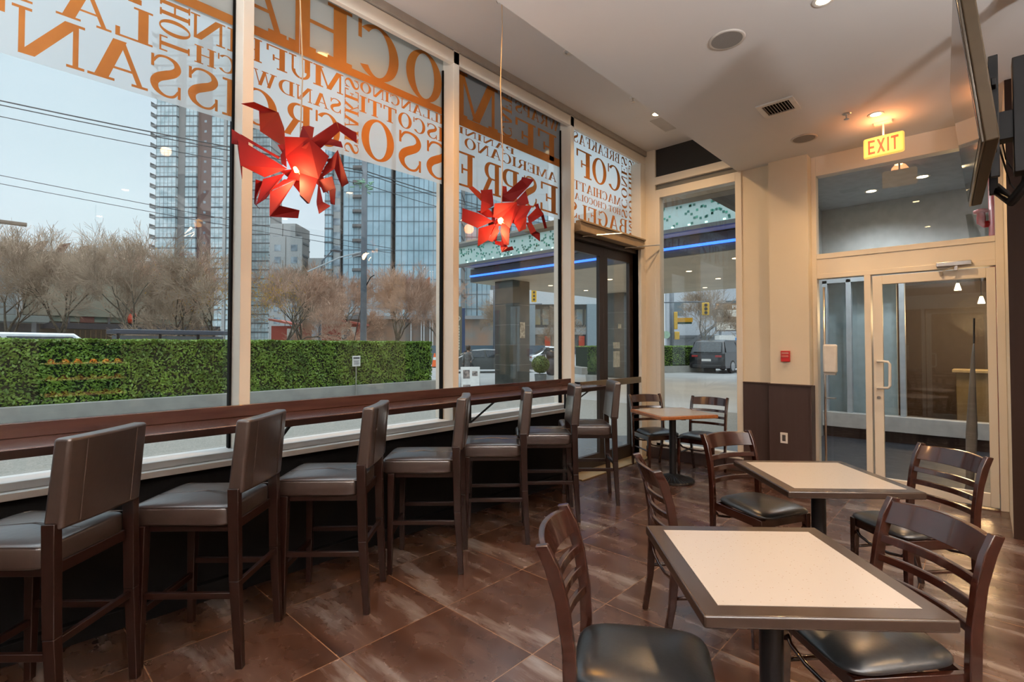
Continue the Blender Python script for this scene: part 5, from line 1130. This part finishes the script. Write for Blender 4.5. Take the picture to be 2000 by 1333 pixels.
# blue transit totem
t = thing('transit_totem', 'slim dark blue transit totem with pale symbols left of the stone column', 'sign', (22.6, 25.6, 0), R(-47))
B(-0.10, 0.10, -0.06, 0.06, -0.02, 4.0).build('body', mat('navy_totem', (0.012, 0.05, 0.13), 0.4), t, bevel=0.01)
B(-0.62, -0.11, -0.04, 0.04, 0.9, 4.1).build('side_panel', mat('olive_panel', (0.12, 0.115, 0.075), 0.5), t)
m = MB(); m.lathe([(0.10, 0), (0.17, 0), (0.17, 0.02), (0.10, 0.02)], 18, M=Matrix.Translation((-0.36, -0.05, 3.3)) @ Matrix.Rotation(pi / 2, 4, 'X'))
for k in range(9): m.box(-0.46, -0.26, -0.052, -0.04, 2.7 - k * 0.19, 2.83 - k * 0.19)
m.build('symbols', mat('pale_symbols', (0.6, 0.6, 0.5), 0.5), t)
# low blue glass barrier behind the street
t = thing('glass_barrier', 'long low blue-tinted barrier across the street behind the pedestrian', 'barrier', (0, 0, 0))
MB().beam((19.0, 31.5, 0.8), (27.5, 22.5, 0.8), 0.06, 1.35).build('panel', mat('blue_barrier', (0.09, 0.14, 0.18), 0.3), t)
# flag poles
FL = [(35.57, 49.69, (0.62, 0.25, 0.40), 'flagpole with a pink flag, leftmost of the five'), (36.41, 48.79, (0.55, 0.58, 0.62), 'flagpole with a pale grey flag, second of the five from the left'), (36.62, 48.57, None, 'taller bare flagpole in the middle of the five'), (37.12, 48.04, (0.80, 0.30, 0.14), 'flagpole with an orange flag, fourth of the five from the left'), (37.32, 47.81, None, 'bare flagpole at the right end of the five')]
for k, (x, y, c_, lab) in enumerate(FL):
    t = thing('flagpole', lab, 'flagpole', (x, y, 0), 0, 'flagpoles across the street')
    MB().tube([(0, 0, -0.02), (0, 0, 10.2 + (k == 2) * .5)], [0.09, 0.05], 8).lathe([(0, 0), (0.1, 0.08), (0, 0.18)], 10, c=(0, 0, 10.2 + (k == 2) * .5)).build('shaft', mat('white_pole', (0.7, 0.7, 0.7), 0.4), t)
    if c_:
        fl_ = MB().grid(lambda u, v: Vector((-0.6826 * u * (0.9 - v * .2) , 0.7308 * u * (0.9 - v * .2) + 0.12 * sin(u * 6 + v * 3), 9.7 - v * 2.4 - u * 0.8)), 8, 10)
        fl_.build('flag', mat('flag_%d' % k, c_, 0.7, transl=0.4), t, solid=0.02)
# wires
def wire(label, pts, r):
    o = MB().tube(pts, r, 5).build('overhead_wire', mat('black_wire', (0.02, 0.02, 0.022), 0.6)); tag(o, label, 'wire', 'overhead wires above the street')
def line(a, b, n=12, sag=0.25):
    a = Vector(a); b = Vector(b); return [a.lerp(b, i / n) - Vector((0, 0, sag * 4 * (i / n) * (1 - i / n))) for i in range(n + 1)]
wire('upper strand of the thick doubled wire crossing the sky at left', line((-6, 28.8, 11.15), (13.7, 23.3, 10.55)), 0.028)
wire('lower strand of the thick doubled wire crossing the sky at left', line((-6, 28.8, 10.98), (13.7, 23.3, 10.40)), 0.022)
wire('thin single wire below the doubled wire at left', line((-6, 28.8, 10.60), (13.7, 23.3, 9.85)), 0.018)
wire('upper thin wire passing behind the bare trees at left', line((-10, 42, 12.0), (24, 36, 9.6)), 0.022)
wire('lower thin wire passing behind the bare trees at left', line((-10, 42, 11.5), (24, 36, 9.2)), 0.020)
wire('doubled wire running right from the utility pole, upper strand', line((13.7, 23.3, 10.55), (34, 27, 12.2)), 0.028)
wire('doubled wire running right from the utility pole, lower strand', line((13.7, 23.3, 10.40), (34, 27, 11.9)), 0.022)
wire('thin wire running right from the green ties on the pole', line((13.7, 23.3, 9.85), (34, 27, 11.1)), 0.018)

# traffic lights and signs
def signal(label, x, y, z, h, arm, rot):
    t = thing('traffic_light', label, 'traffic light', (x, y, 0), R(rot), 'yellow traffic lights')
    B(-0.2, 0.2, -0.1, 0.1, z - h / 2, z + h / 2).build('housing', mat('signal_yellow', (0.75, 0.42, 0.02), 0.5), t, bevel=0.03)
    m = MB()
    for k in range(3): m.lathe([(0, 0), (0.09, 0), (0.09, 0.03), (0, 0.03)], 14, M=Matrix.Translation((0, -0.10, z + h * 0.3 - k * h * 0.3)) @ Matrix.Rotation(pi / 2, 4, 'X'))
    m.build('lens', mat('dark_lens', (0.05, 0.04, 0.03), 0.3), t)
    MB().tube([(0.0, 0.1, z), (0.0, 0.22, z), (0.0, 0.22, z + h * .6), (arm, 0.22, z + h * .6)], 0.04, 6).tube([(arm, 0.22, -0.02), (arm, 0.22, z + h * 1.2)], 0.09, 8).build('mast_arm', M_pole, t)
signal('yellow traffic light hanging above the street right of the stone column', 30.38, 25.99, 5.4, 0.95, 5.5, -47)
signal('yellow traffic light above the SUV seen through the end window', 29.77, 12.02, 3.65, 0.75, -3.4, -60)
t = thing('signal_pole', 'dark street pole with yellow signal and street sign, left part of the end window', 'pole', (30.28, 14.39, 0), R(-60))
MB().tube([(0, 0, -0.02), (0, 0, 5.6)], 0.14, 12).build('shaft', M_pole, t, smooth=True)
B(0.15, 1.25, -0.05, 0.05, 2.95, 3.22).build('street_name_board', mat('yellow_board', (0.70, 0.34, 0.02), 0.5), t)
B(0.15, 1.2, -0.06, -0.05, 2.83, 2.95).build('name_strip', mat('dark_green_strip', (0.02, 0.05, 0.03), 0.5), t)
MB().box(0.15, 0.45, -0.12, 0.12, 1.85, 2.35).box(0.12, 0.34, -0.12, 0.12, 2.5, 3.6).build('signal_box', MATS['signal_yellow'], t, bevel=0.03)
MB().lathe([(0, -.03), (0.24, -.03), (0.24, .03), (0, .03)], 20, M=Matrix.Translation((-0.35, -0.1, 2.15)) @ Matrix.Rotation(pi / 2, 4, 'X')).build('round_sign', mat('pale_green_sign', (0.5, 0.68, 0.5), 0.5), t)
# parking billboard
t = thing('parking_sign', 'large white building sign lettered PARKING at the right edge of the end window', 'sign', (46.2, 16.4, 0), R(-60))
B(-1.3, 2.6, -0.1, 0.1, 2.75, 5.30).build('panel', mat('sign_frame', (0.12, 0.11, 0.11), 0.5), t)
MB().box(-1.0, -0.8, -0.05, 0.05, -0.02, 2.75).box(2.2, 2.4, -0.05, 0.05, -0.02, 2.75).build('post', M_pole, t)
B(-1.2, 2.5, -0.12, -0.1, 2.85, 5.2).build('face', mat('sign_face', (0.75, 0.68, 0.58), 0.5), t)
m = MB().box(-1.2, 2.5, -0.13, -0.12, 4.65, 5.2).box(-1.2, 2.5, -0.13, -0.12, 3.55, 4.05); m.build('brown_band', mat('brown_band', (0.30, 0.18, 0.10), 0.5), t)
for txt, x0, z0, hh_, ww in (('PARKING', -0.1, 2.98, 0.34, 2.4), ('PR', 0.1, 4.78, 0.28, 0.55)):
    pl, W_ = layout(txt); m = MB()
    for q in pl: m.add([(x0 + px / W_ * ww, -0.135, z0 + py * hh_) for px, py in q], [tuple(range(len(q)))])
    m.build('word', mat('sign_letters', (0.12, 0.09, 0.08), 0.5) if txt == 'PARKING' else M_plastic_w, t, fix=False)
hedge('short clipped hedge left of the SUV outside the end window', -4.5, 3.0, -0.8, 0.8, 0.36, 1.45, 9000, 2, 26.2, 13.6, -28)
struct('trim_10', MB().prism([(-5, -1.1), (3.4, -1.1), (3.4, 1.0), (-5, 1.0)], -0.02, 0.34, Matrix.Translation((26.2, 13.6, 0)) @ Matrix.Rotation(R(-28), 4, 'Z')), M_conc)

# ------------------------------------------------------------------ bare trees
def tree_mesh(seed, depth, h, spread, name):
    rnd = random.Random(seed); tr = MB(); tw = MB()
    def grow(p, d, l, r, k):
        n = 3; pts = [p]; q = p.copy(); dd = d.copy()
        for i in range(n):
            dd = (dd + Vector((rnd.uniform(-1, 1), rnd.uniform(-1, 1), rnd.uniform(-.6, .8))) * 0.16).normalized(); q = q + dd * l / n; pts.append(q.copy())
        rs = [max(v_, 0.009) for v_ in (r, r * .85, r * .7, r * .55)]
        (tr if k <= 2 else tw).tube(pts, rs, 7 if k < 2 else (4 if k < 4 else 3), cap=False)
        if k >= depth: return
        nb = 3 if k < 2 else (4 if rnd.random() < .6 else 3)
        for j in range(nb):
            a = rnd.uniform(0, 2 * pi); s_ = spread * rnd.uniform(.6, 1.2)
            u_ = dd.cross(Vector((cos(a), sin(a), 0.3))).normalized()
            nd = (dd * cos(s_) + u_ * sin(s_) + Vector((0, 0, 0.10))).normalized()
            st_ = pts[3] if j < 2 else pts[2]
            grow(st_, nd, l * rnd.uniform(.66, .88), r * .55, k + 1)
    grow(Vector((0, 0, 0)), Vector((rnd.uniform(-.1, .1), rnd.uniform(-.1, .1), 1)).normalized(), h * 0.27, h * 0.017, 0)
    return tr, tw
M_bark = mat('dark_bark', (0.13, 0.11, 0.075), 0.9, col2=(0.05, 0.04, 0.03), scale=5)
M_twig = mat('brown_twigs', (0.40, 0.30, 0.21), 0.9, col2=(0.27, 0.20, 0.14), scale=0.6)
M_twig2 = mat('russet_twigs', (0.52, 0.33, 0.23), 0.9, col2=(0.36, 0.23, 0.16), scale=0.5)
M_yel = mat('yellow_leaves', (0.55, 0.33, 0.06), 0.7, transl=0.3)
protos = []
for i, (sd_, dp_, h_, sp_) in enumerate(((2, 7, 9.6, 0.56), (7, 7, 9.6, 0.62), (12, 7, 9.6, 0.60))):
    tr, tw = tree_mesh(sd_, dp_, h_, sp_, 't%d' % i)
    if i == 2:
        rr2 = random.Random(9)
    protos.append((tr, tw))
TR = [(-1.6, 38.0, 1, 1.0, 'bare tree cut off by the left edge of the photo'), (3.46, 39.5, 0, 1.0, 'bare tree with dark trunk furthest left outside the leftmost pane'), (6.27, 40.0, 1, 0.98, 'bare tree second from the left outside the leftmost pane'),
      (6.3, 34.6, 2, 0.93, 'bare tree with forked trunk in the middle of the leftmost pane'), (9.1, 37.0, 0, 0.95, 'bare russet tree just left of the first mullion'),
      (10.6, 35.3, 1, 0.95, 'bare tree touching the left side of the first mullion'), (1.1, 42.5, 2, 1.0, 'bare tree at the left edge behind the white canopy'),
      (13.24, 32.64, 1, 0.88, 'bare tree just right of the first mullion'), (16.6, 36.5, 2, 0.88, 'bare tree left of the slender street lamp'),
      (19.5, 44.0, 0, 1.05, 'bare tree behind the red sheds'), (23.46, 40.71, 1, 1.0, 'bare tree right of the utility pole'),
      (25.65, 38.37, 2, 1.02, 'bare tree between utility pole and flagpoles'), (29.0, 43.0, 0, 1.1, 'bare tree behind the flagpoles'),
      (27.15, 51.39, 1, 1.25, 'larger bare tree far behind the utility pole'), (34.4, 42.31, 2, 1.0, 'bare tree behind the five flagpoles, to their right'),
      (32.0, 31.0, 0, 0.70, 'small bare tree beyond the street lamp with crossbar'), (39.0, 30.5, 1, 0.72, 'small bare tree in front of the columned office building'),
      (35.5, 14.5, 2, 0.68, 'small bare tree behind the street sign in the end window')]
pm = []
for i, (x, y, k, s_, lab) in enumerate(TR):
    t = thing('bare_tree', lab, 'tree', (x, y, -0.02), R((i * 67) % 360), 'leafless trees across the street'); s_ *= 0.86; t.scale = (s_, s_, s_)
    rus = i in (4, 7, 9, 10, 11, 12, 13, 14)
    key = (k, rus)
    hit = [q for q in pm if q[0] == key]
    if hit:
        for src in hit[0][1]:
            c = src.copy(); COL.objects.link(c); c.parent = t
    else:
        a = protos[k][0].build('trunk', M_bark, t, smooth=True, fix=False); b = protos[k][1].build('twigs', M_twig2 if rus else M_twig, t, fix=False); pm.append((key, (a, b)))
    if i in (4, 5, 7, 15):
        rr2 = random.Random(i); m = MB()
        for q in range(420):
            p = Vector((rr2.gauss(0.8, 1.2), rr2.gauss(0, 1.2), rr2.gauss(6.2, 0.9))); a_ = rr2.uniform(0, 6.28); m.add([p, p + Vector((cos(a_), sin(a_), .3)) * .12, p + Vector((0, 0, -.12))], [(0, 1, 2)])
        m.build('leaves', M_yel, t, fix=False)
# ------------------------------------------------------------------ buildings across the street
M_bt = mat('blue_glass_facade', (0.30, 0.44, 0.50), 0.18, col2=(0.42, 0.58, 0.66), scale=0.25, detail=5, spec=0.9)  # lighter noise patches paint reflections into the glass colour
M_bg = mat('bay_glass', (0.42, 0.54, 0.57), 0.15, col2=(0.66, 0.76, 0.78), scale=0.6, detail=4, spec=0.9)  # noise between two tones stands in for varied reflections
M_bc = mat('tower_concrete', (0.30, 0.285, 0.27), 0.8, scale=0.5)
M_bb = mat('brown_brick', (0.20, 0.125, 0.105), 0.85, col2=(0.16, 0.10, 0.085), scale=6)
M_bw = mat('pale_mullion', (0.30, 0.32, 0.33), 0.6)
M_bd = mat('dark_slab_edge', (0.13, 0.135, 0.14), 0.6)
def tower(label, x, y, rot, w_, d_, h_, cols, fh=3.0, z0=0, group='high towers behind the trees'):
    """cols: (x0, x1, kind) across the front, kind in concrete / brick / bay / glass / strip / balcony"""
    t = thing('apartment_tower', label, 'building', (x, y, 0), R(rot), group)
    B(0, w_, 0, d_, -0.02, h_).build('core', M_bc, t)
    nf = int((h_ - z0) / fh)
    gl = MB(); sl = MB(); mu = MB(); br = MB(); st_ = MB(); bal = MB(); win = MB()
    for (x0, x1, kind) in cols:
        if kind == 'brick':
            br.box(x0, x1, -0.35, 0.1, 0, h_)
            for k in range(nf): win.box((x0 + x1) / 2 - .35, (x0 + x1) / 2 + .35, -0.4, -0.3, z0 + k * fh + 1.2, z0 + k * fh + 1.9)
        elif kind == 'strip': st_.box(x0, x1, -1.1, 0.1, 0, h_)
        elif kind in ('bay', 'glass', 'balcony'):
            dp_ = -0.9 if kind != 'glass' else -0.25
            gl.box(x0, x1, dp_, 0.1, 0, h_ - .3)
            for k in range(nf + 1):
                z = z0 + k * fh
                (sl if kind != 'glass' else mu).box(x0 - .1, x1 + .1, dp_ - .12, 0.1, z - (.26 if kind != 'glass' else .10), z + .08 if kind != 'glass' else z + .05)
                if kind == 'balcony': bal.box(x0 - 1.5, x0 + .1, dp_ - .5, 1.6, z - .3, z + .15); bal.box(x0 - 1.5, x0 - 1.42, dp_ - .5, 1.6, z + .15, z + 1.0)
                if kind != 'glass': mu.box(x0, x1, dp_ - .05, dp_, z + 1.05, z + 1.13)
            n = max(2, int((x1 - x0) / 1.05))
            for j in range(n + 1):
                xx = x0 + (x1 - x0) * j / n; mu.box(xx - .05, xx + .05, dp_ - .06, dp_ + .02, 0, h_ - .3)
        elif kind == 'wall':
            st_.box(x0, x1, -0.2, 0.1, 0, h_)
            n = max(1, int((x1 - x0) / 2.6))
            for k in range(nf):
                for j in range(n):
                    xx = x0 + (x1 - x0) * (j + .5) / n; win.box(xx - .75, xx + .75, -.26, -.18, z0 + k * fh + .8, z0 + k * fh + 2.3)
    # side face gets floor lines as well
    for k in range(nf + 1): sl.box(-0.12, 0.02, 0, d_, z0 + k * fh - .35, z0 + k * fh + .05); sl.box(w_ - .02, w_ + .12, 0, d_, z0 + k * fh - .35, z0 + k * fh + .05)
    if gl.f: gl.build('glass_bays', M_bg if 'blue' not in label else M_bt, t)
    if sl.f: sl.build('floor_slabs', M_bd, t)
    if mu.f: mu.build('window_mullions', M_bw if 'blue' not in label else mat('grey_mullion', (0.20, 0.26, 0.30), 0.5), t)
    if br.f: br.build('brick_panel', M_bb, t)
    if st_.f: st_.build('pale_wall', mat('pale_concrete', (0.42, 0.42, 0.41), 0.8), t)
    if bal.f: bal.build('balconies', mat('balcony_grey', (0.22, 0.23, 0.23), 0.6), t)
    if win.f: win.build('windows', mat('pale_window', (0.40, 0.46, 0.50), 0.2, col2=(0.12, 0.15, 0.18), scale=0.5), t)
    return t
tower('tall residential tower with a brown brick strip left of the first mullion', 36.85, 179.97, -46.95, 23.2, 7, 96,
      [(0.3, 6.2, 'balcony'), (6.2, 9.0, 'x'), (9.0, 12.3, 'bay'), (12.3, 16.8, 'brick'), (16.8, 20.4, 'bay'), (20.4, 21.3, 'strip'), (21.5, 23.0, 'bay')], 3.05)
tower('slim teal-windowed tower partly hidden behind the large red pendant', 60.3, 184.0, -46.95, 11.6, 8, 78, [(0, 4.0, 'strip'), (4.6, 11.4, 'bay')], 3.0)
tower('stepped grey mid-rise block between the large pendant and the utility pole', 47.98, 124.17, -46.95, 8.0, 3.4, 27.5, [(0.2, 3.9, 'wall'), (4.1, 7.9, 'wall')], 2.9)
tower('lower grey wing at the right of the stepped mid-rise block', 54.75, 118.5, -46.95, 4.2, 12, 22.5, [(0.2, 4.0, 'wall')], 2.9)
tt = tower('pale grey setback block above the stepped mid-rise', 49.5, 128.0, -46.95, 6.6, 8, 31.5, [(0.2, 3.2, 'wall'), (3.4, 6.4, 'wall')], 2.9)
tower('dark narrow edge of a tower left of the blue glass tower', 52.45, 104.8, -46.95, 3.2, 2, 45, [(0.1, 1.5, 'bay'), (1.7, 3.1, 'wall')], 3.0)
tower('blue glass tower with projecting balconies behind the utility pole', 55.1, 102.0, -46.95, 10.5, 7, 64, [(0.0, 4.6, 'glass'), (5.2, 10.4, 'glass')], 3.2)
o_ = [o for o in COL.objects if o.get('label', '').startswith('blue glass tower with projecting')][0]
m = MB()
for k in range(19): m.prism([(2.0, -0.2), (2.4, -1.6), (4.6, -1.6), (4.9, -0.2)], k * 3.2 + 1.6, k * 3.2 + 2.15); 
m.build('curved_balconies', mat('balcony_brown', (0.18, 0.16, 0.15), 0.6), o_)
tower('blue reflective office tower filling the right of the second pane', 63.2, 94.1, -46.95, 14.5, 8, 60, [(0.0, 4.0, 'glass'), (4.1, 9.4, 'glass'), (9.5, 14.4, 'glass')], 3.2)
tower('pale blue glass tower above the canopy in the third pane', 76.5, 92.5, -46.95, 24, 20, 62, [(0.0, 7.0, 'glass'), (7.2, 15, 'glass'), (15.2, 23.8, 'glass')], 3.4)

# long low building at the left
M_con2 = mat('olive_concrete_wall', (0.30, 0.275, 0.20), 0.8, col2=(0.24, 0.22, 0.165), scale=0.5, detail=5)
t = thing('theatre_building', 'long olive concrete building with dark awning behind the trees at left', 'building', (0, 48, 0), 0)
B(2.3, 14.0, 0, 14, 3.6, 8.0).build('upper_wall', M_con2, t)
B(-14, 2.3, 0.4, 14, 3.6, 7.9).build('glazed_wing', mat('pale_glazing', (0.36, 0.40, 0.40), 0.3), t)
B(-14, 14.0, 0.3, 14, -0.02, 3.6).build('lower_wall', mat('shopfront_wall', (0.17, 0.15, 0.11), 0.7), t)
B(-14, 14.1, -0.1, 14, 7.9, 8.12).build('parapet', M_bd, t)
B(3.2, 14.1, -1.4, 0.4, 2.65, 3.05).build('awning', mat('charcoal_awning', (0.045, 0.05, 0.06), 0.5), t)
m = MB(); m2 = MB()
for k in range(9):
    x = 3.6 + k * 1.15; m.box(x, x + 1.0, 0.2, 0.3, 3.2, 4.6); m2.box(x + 1.0, x + 1.14, 0.1, 0.32, 3.0, 4.7)
m.build('upper_windows', mat('green_glass_band', (0.30, 0.38, 0.30), 0.3, col2=(0.20, 0.26, 0.2), scale=0.8), t); m2.build('window_posts', M_bd, t)
B(5.3, 6.1, 0.05, 0.2, 3.15, 4.1).build('brick_window', mat('dark_red_brick', (0.16, 0.06, 0.045), 0.8), t)
B(1.95, 2.25, -0.3, 0.3, 3.2, 7.6).build('pilaster', mat('speckled_white_post', (0.48, 0.47, 0.45), 0.7, col2=(0.3, 0.29, 0.28), scale=9), t)
m = MB()
for k in range(6):
    x = 2.7 + k * 1.15; m.add([(x, 0.0, 8.1), (x + .5, 0.0, 8.1), (x + .85, 0, 8.9), (x + .25, 0, 8.7), (x, 0.5, 8.1), (x + .5, 0.5, 8.1), (x + .85, .5, 8.9), (x + .25, .5, 8.7)], [(0, 1, 2, 3), (7, 6, 5, 4), (0, 4, 5, 1), (1, 5, 6, 2), (2, 6, 7, 3), (3, 7, 4, 0)])
m.build('roof_fins', mat('rust_fin', (0.20, 0.10, 0.07), 0.8), t)
m = MB()
for k in range(30): m.box(5.0 + k * .3, 5.06 + k * .3, 0.2, 0.32, 0, 2.6)
m.build('slatted_base', mat('tan_slats', (0.30, 0.24, 0.15), 0.8), t)
t = thing('red_costume_figure', 'bright orange-red figure-shaped banner above the charcoal awning', 'banner', (8.35, 47.9, 3.15))
MB().lathe([(0, 0), (0.26, 0.05), (0.30, 0.4), (0.22, 0.75), (0.14, 0.85), (0, 0.88)], 14).build('body', mat('vermilion', (0.8, 0.06, 0.02), 0.6), t, smooth=True)
MB().lathe([(0, 0.84), (0.16, 0.9), (0.16, 1.08), (0, 1.2)], 12).build('head', mat('dark_red', (0.25, 0.03, 0.02), 0.6), t, smooth=True)
t = thing('street_canopy', 'pale green flat canopy on posts at the far left behind the hedge', 'canopy', (1.1, 45.0, 0))
B(-6, 2.2, -1.5, 1.5, 2.95, 3.35).build('roof', mat('pale_green_metal', (0.38, 0.44, 0.42), 0.5), t, bevel=0.02)
for x in (-2.0, 0.2, 1.4): B(x, x + .22, -1.2, -0.98, -0.02, 2.95).build('post', M_bw, t)
B(-6, 1.9, 1.0, 1.5, -0.02, 2.9).build('dark_back', M_bd, t)
t = thing('street_light_arm', 'brown street light arm entering at the left edge above the canopy', 'street lamp', (-1.2, 36.0, 0))
MB().tube([(0, 0, -0.02), (0, 0, 7.7)], 0.10, 8).build('mast', M_pole, t); B(0, 3.0, -0.12, 0.12, 7.62, 7.80).build('arm', mat('brown_arm', (0.18, 0.13, 0.09), 0.6), t, bevel=0.02)
t = thing('bus_shelter', 'dark-roofed bus shelter showing above the hedge', 'bus shelter', (6.6, 29.5, 0), 0)
B(-2.3, 2.9, -0.9, 0.9, 2.02, 2.22).build('roof', mat('navy_roof', (0.05, 0.06, 0.08), 0.4), t, bevel=0.03)
for x in (-2.1, -0.5, 1.1, 2.7): B(x - .05, x + .05, -0.8, -0.7, -0.02, 2.02).build('post', M_iron, t)
B(-2.1, 2.7, 0.7, 0.74, 0.3, 1.95).build('glass_back', mat('shelter_glass', (0.25, 0.30, 0.33), 0.2), t)
# red sheds
for x, y, w_, lab in ((22.2, 56.7, 3.2, 'red-roofed shed behind the trees right of the first mullion'), (23.6, 47.9, 3.6, 'red shed with white door just left of the utility pole')):
    t = thing('red_shed', lab, 'shed', (x, y, 0), R(-47), 'red market sheds')
    MB().prism([(0, 0), (w_, 0), (w_, 3), (0, 3)], -0.02, 3.6).build('walls', mat('red_shed_wall', (0.33, 0.06, 0.04), 0.7), t)
    MB().add([(-0.2, -.3, 4.4), (w_ + .2, -.3, 3.7), (w_ + .2, 3.2, 3.7), (-0.2, 3.2, 4.4), (-0.2, -.3, 4.2), (w_ + .2, -.3, 3.5), (w_ + .2, 3.2, 3.5), (-.2, 3.2, 4.2)], [(0, 1, 2, 3), (7, 6, 5, 4), (0, 4, 5, 1), (1, 5, 6, 2), (2, 6, 7, 3), (3, 7, 4, 0)]).build('roof', mat('red_roof', (0.42, 0.09, 0.06), 0.6), t)
    B(w_ * .55, w_ * .95, -0.1, 0.02, 0, 3.3).build('door', mat('pale_door', (0.50, 0.50, 0.45), 0.6), t)
    B(w_ * .63, w_ * .87, -0.14, -0.08, 0.4, 2.9).build('door_window', M_bd, t)
# columned office building behind the street on the right
M_off = mat('blue_grey_concrete', (0.27, 0.33, 0.36), 0.7)
t = thing('office_building', 'blue-grey office building with tall columns beyond the canopy', 'building', (49.0, 50.0, 0), R(-47))
B(0, 22, 0, 1, 7.2, 9.2).build('cornice', mat('white_cornice', (0.62, 0.64, 0.65), 0.6), t)
B(0, 22, 1.5, 12, -0.02, 14).build('recessed_facade', mat('mixed_shopfront', (0.24, 0.20, 0.16), 0.4, col2=(0.10, 0.12, 0.13), scale=0.5, detail=5), t)
for k in range(5): B(k * 4.3 + .6, k * 4.3 + 2.0, -0.4, 1.0, -0.02, 7.2).build('column', M_off, t)
m = MB()
for k in range(18): m.box(k * 1.2 + .2, k * 1.2 + 1.1, 1.3, 1.5, 4.4, 6.6)
m.build('windows', mat('office_window', (0.30, 0.36, 0.38), 0.2, col2=(0.45, 0.36, 0.2), scale=0.4), t)
m = MB()
for x in (3.3, 7.7, 12.5, 17.2): m.box(x, x + .8, 0.9, 1.3, 1.0, 2.8)
m.build('red_banners', mat('banner_red', (0.7, 0.08, 0.03), 0.6), t)
B(0, 22, 1.2, 1.5, 3.0, 4.0).build('white_fascia', mat('pale_fascia', (0.5, 0.5, 0.48), 0.6), t)
t = thing('parkade', 'pale concrete parking building behind the SUV', 'building', (55.0, 29.0, 0), R(-62))
B(2, 30, 0, 6, -0.02, 15).build('walls', mat('pale_parkade', (0.55, 0.57, 0.60), 0.7), t)
m = MB()
for k in range(3):
    for j in range(9): m.box(j * 3.0 + 2.5, j * 3.0 + 3.9, -0.1, 0.05, 5.0 + k * 3.2, 6.6 + k * 3.2)
m.build('windows', mat('parkade_window', (0.12, 0.16, 0.18), 0.2), t)
B(10, 30, -0.4, 0.1, 3.2, 3.7).build('blue_ramp_edge', mat('parkade_blue', (0.05, 0.25, 0.55), 0.5), t)
B(2, 30, -3, 0, 2.3, 2.6).build('dark_ledge', M_bd, t)
MB().beam((2, -3.2, 0), (9, -3.2, 5.2), 0.2, 0.3).build('diagonal_strut', M_bd, t)
t = thing('white_kiosk', 'white kiosk with a blue panel behind the SUV roof', 'kiosk', (41.5, 14.6, 0), R(-60))
B(-1.0, 2.2, 0, 2.2, -0.02, 2.3).build('walls', M_plastic_w, t); B(0.2, 1.1, -0.05, 0.02, 1.0, 2.1).build('blue_panel', mat('kiosk_blue', (0.02, 0.25, 0.6), 0.4), t)
t = thing('far_block', 'low grey storefront row behind the pedestrian', 'building', (30.0, 56.0, 0), R(-47))
B(0, 22, 0, 8, -0.02, 4.6).build('walls', mat('storefront_mixed', (0.24, 0.24, 0.22), 0.6, col2=(0.36, 0.22, 0.15), scale=0.45, detail=6), t)
B(0, 22, -0.6, 8, 4.6, 5.0).build('roof_edge', M_bw, t)
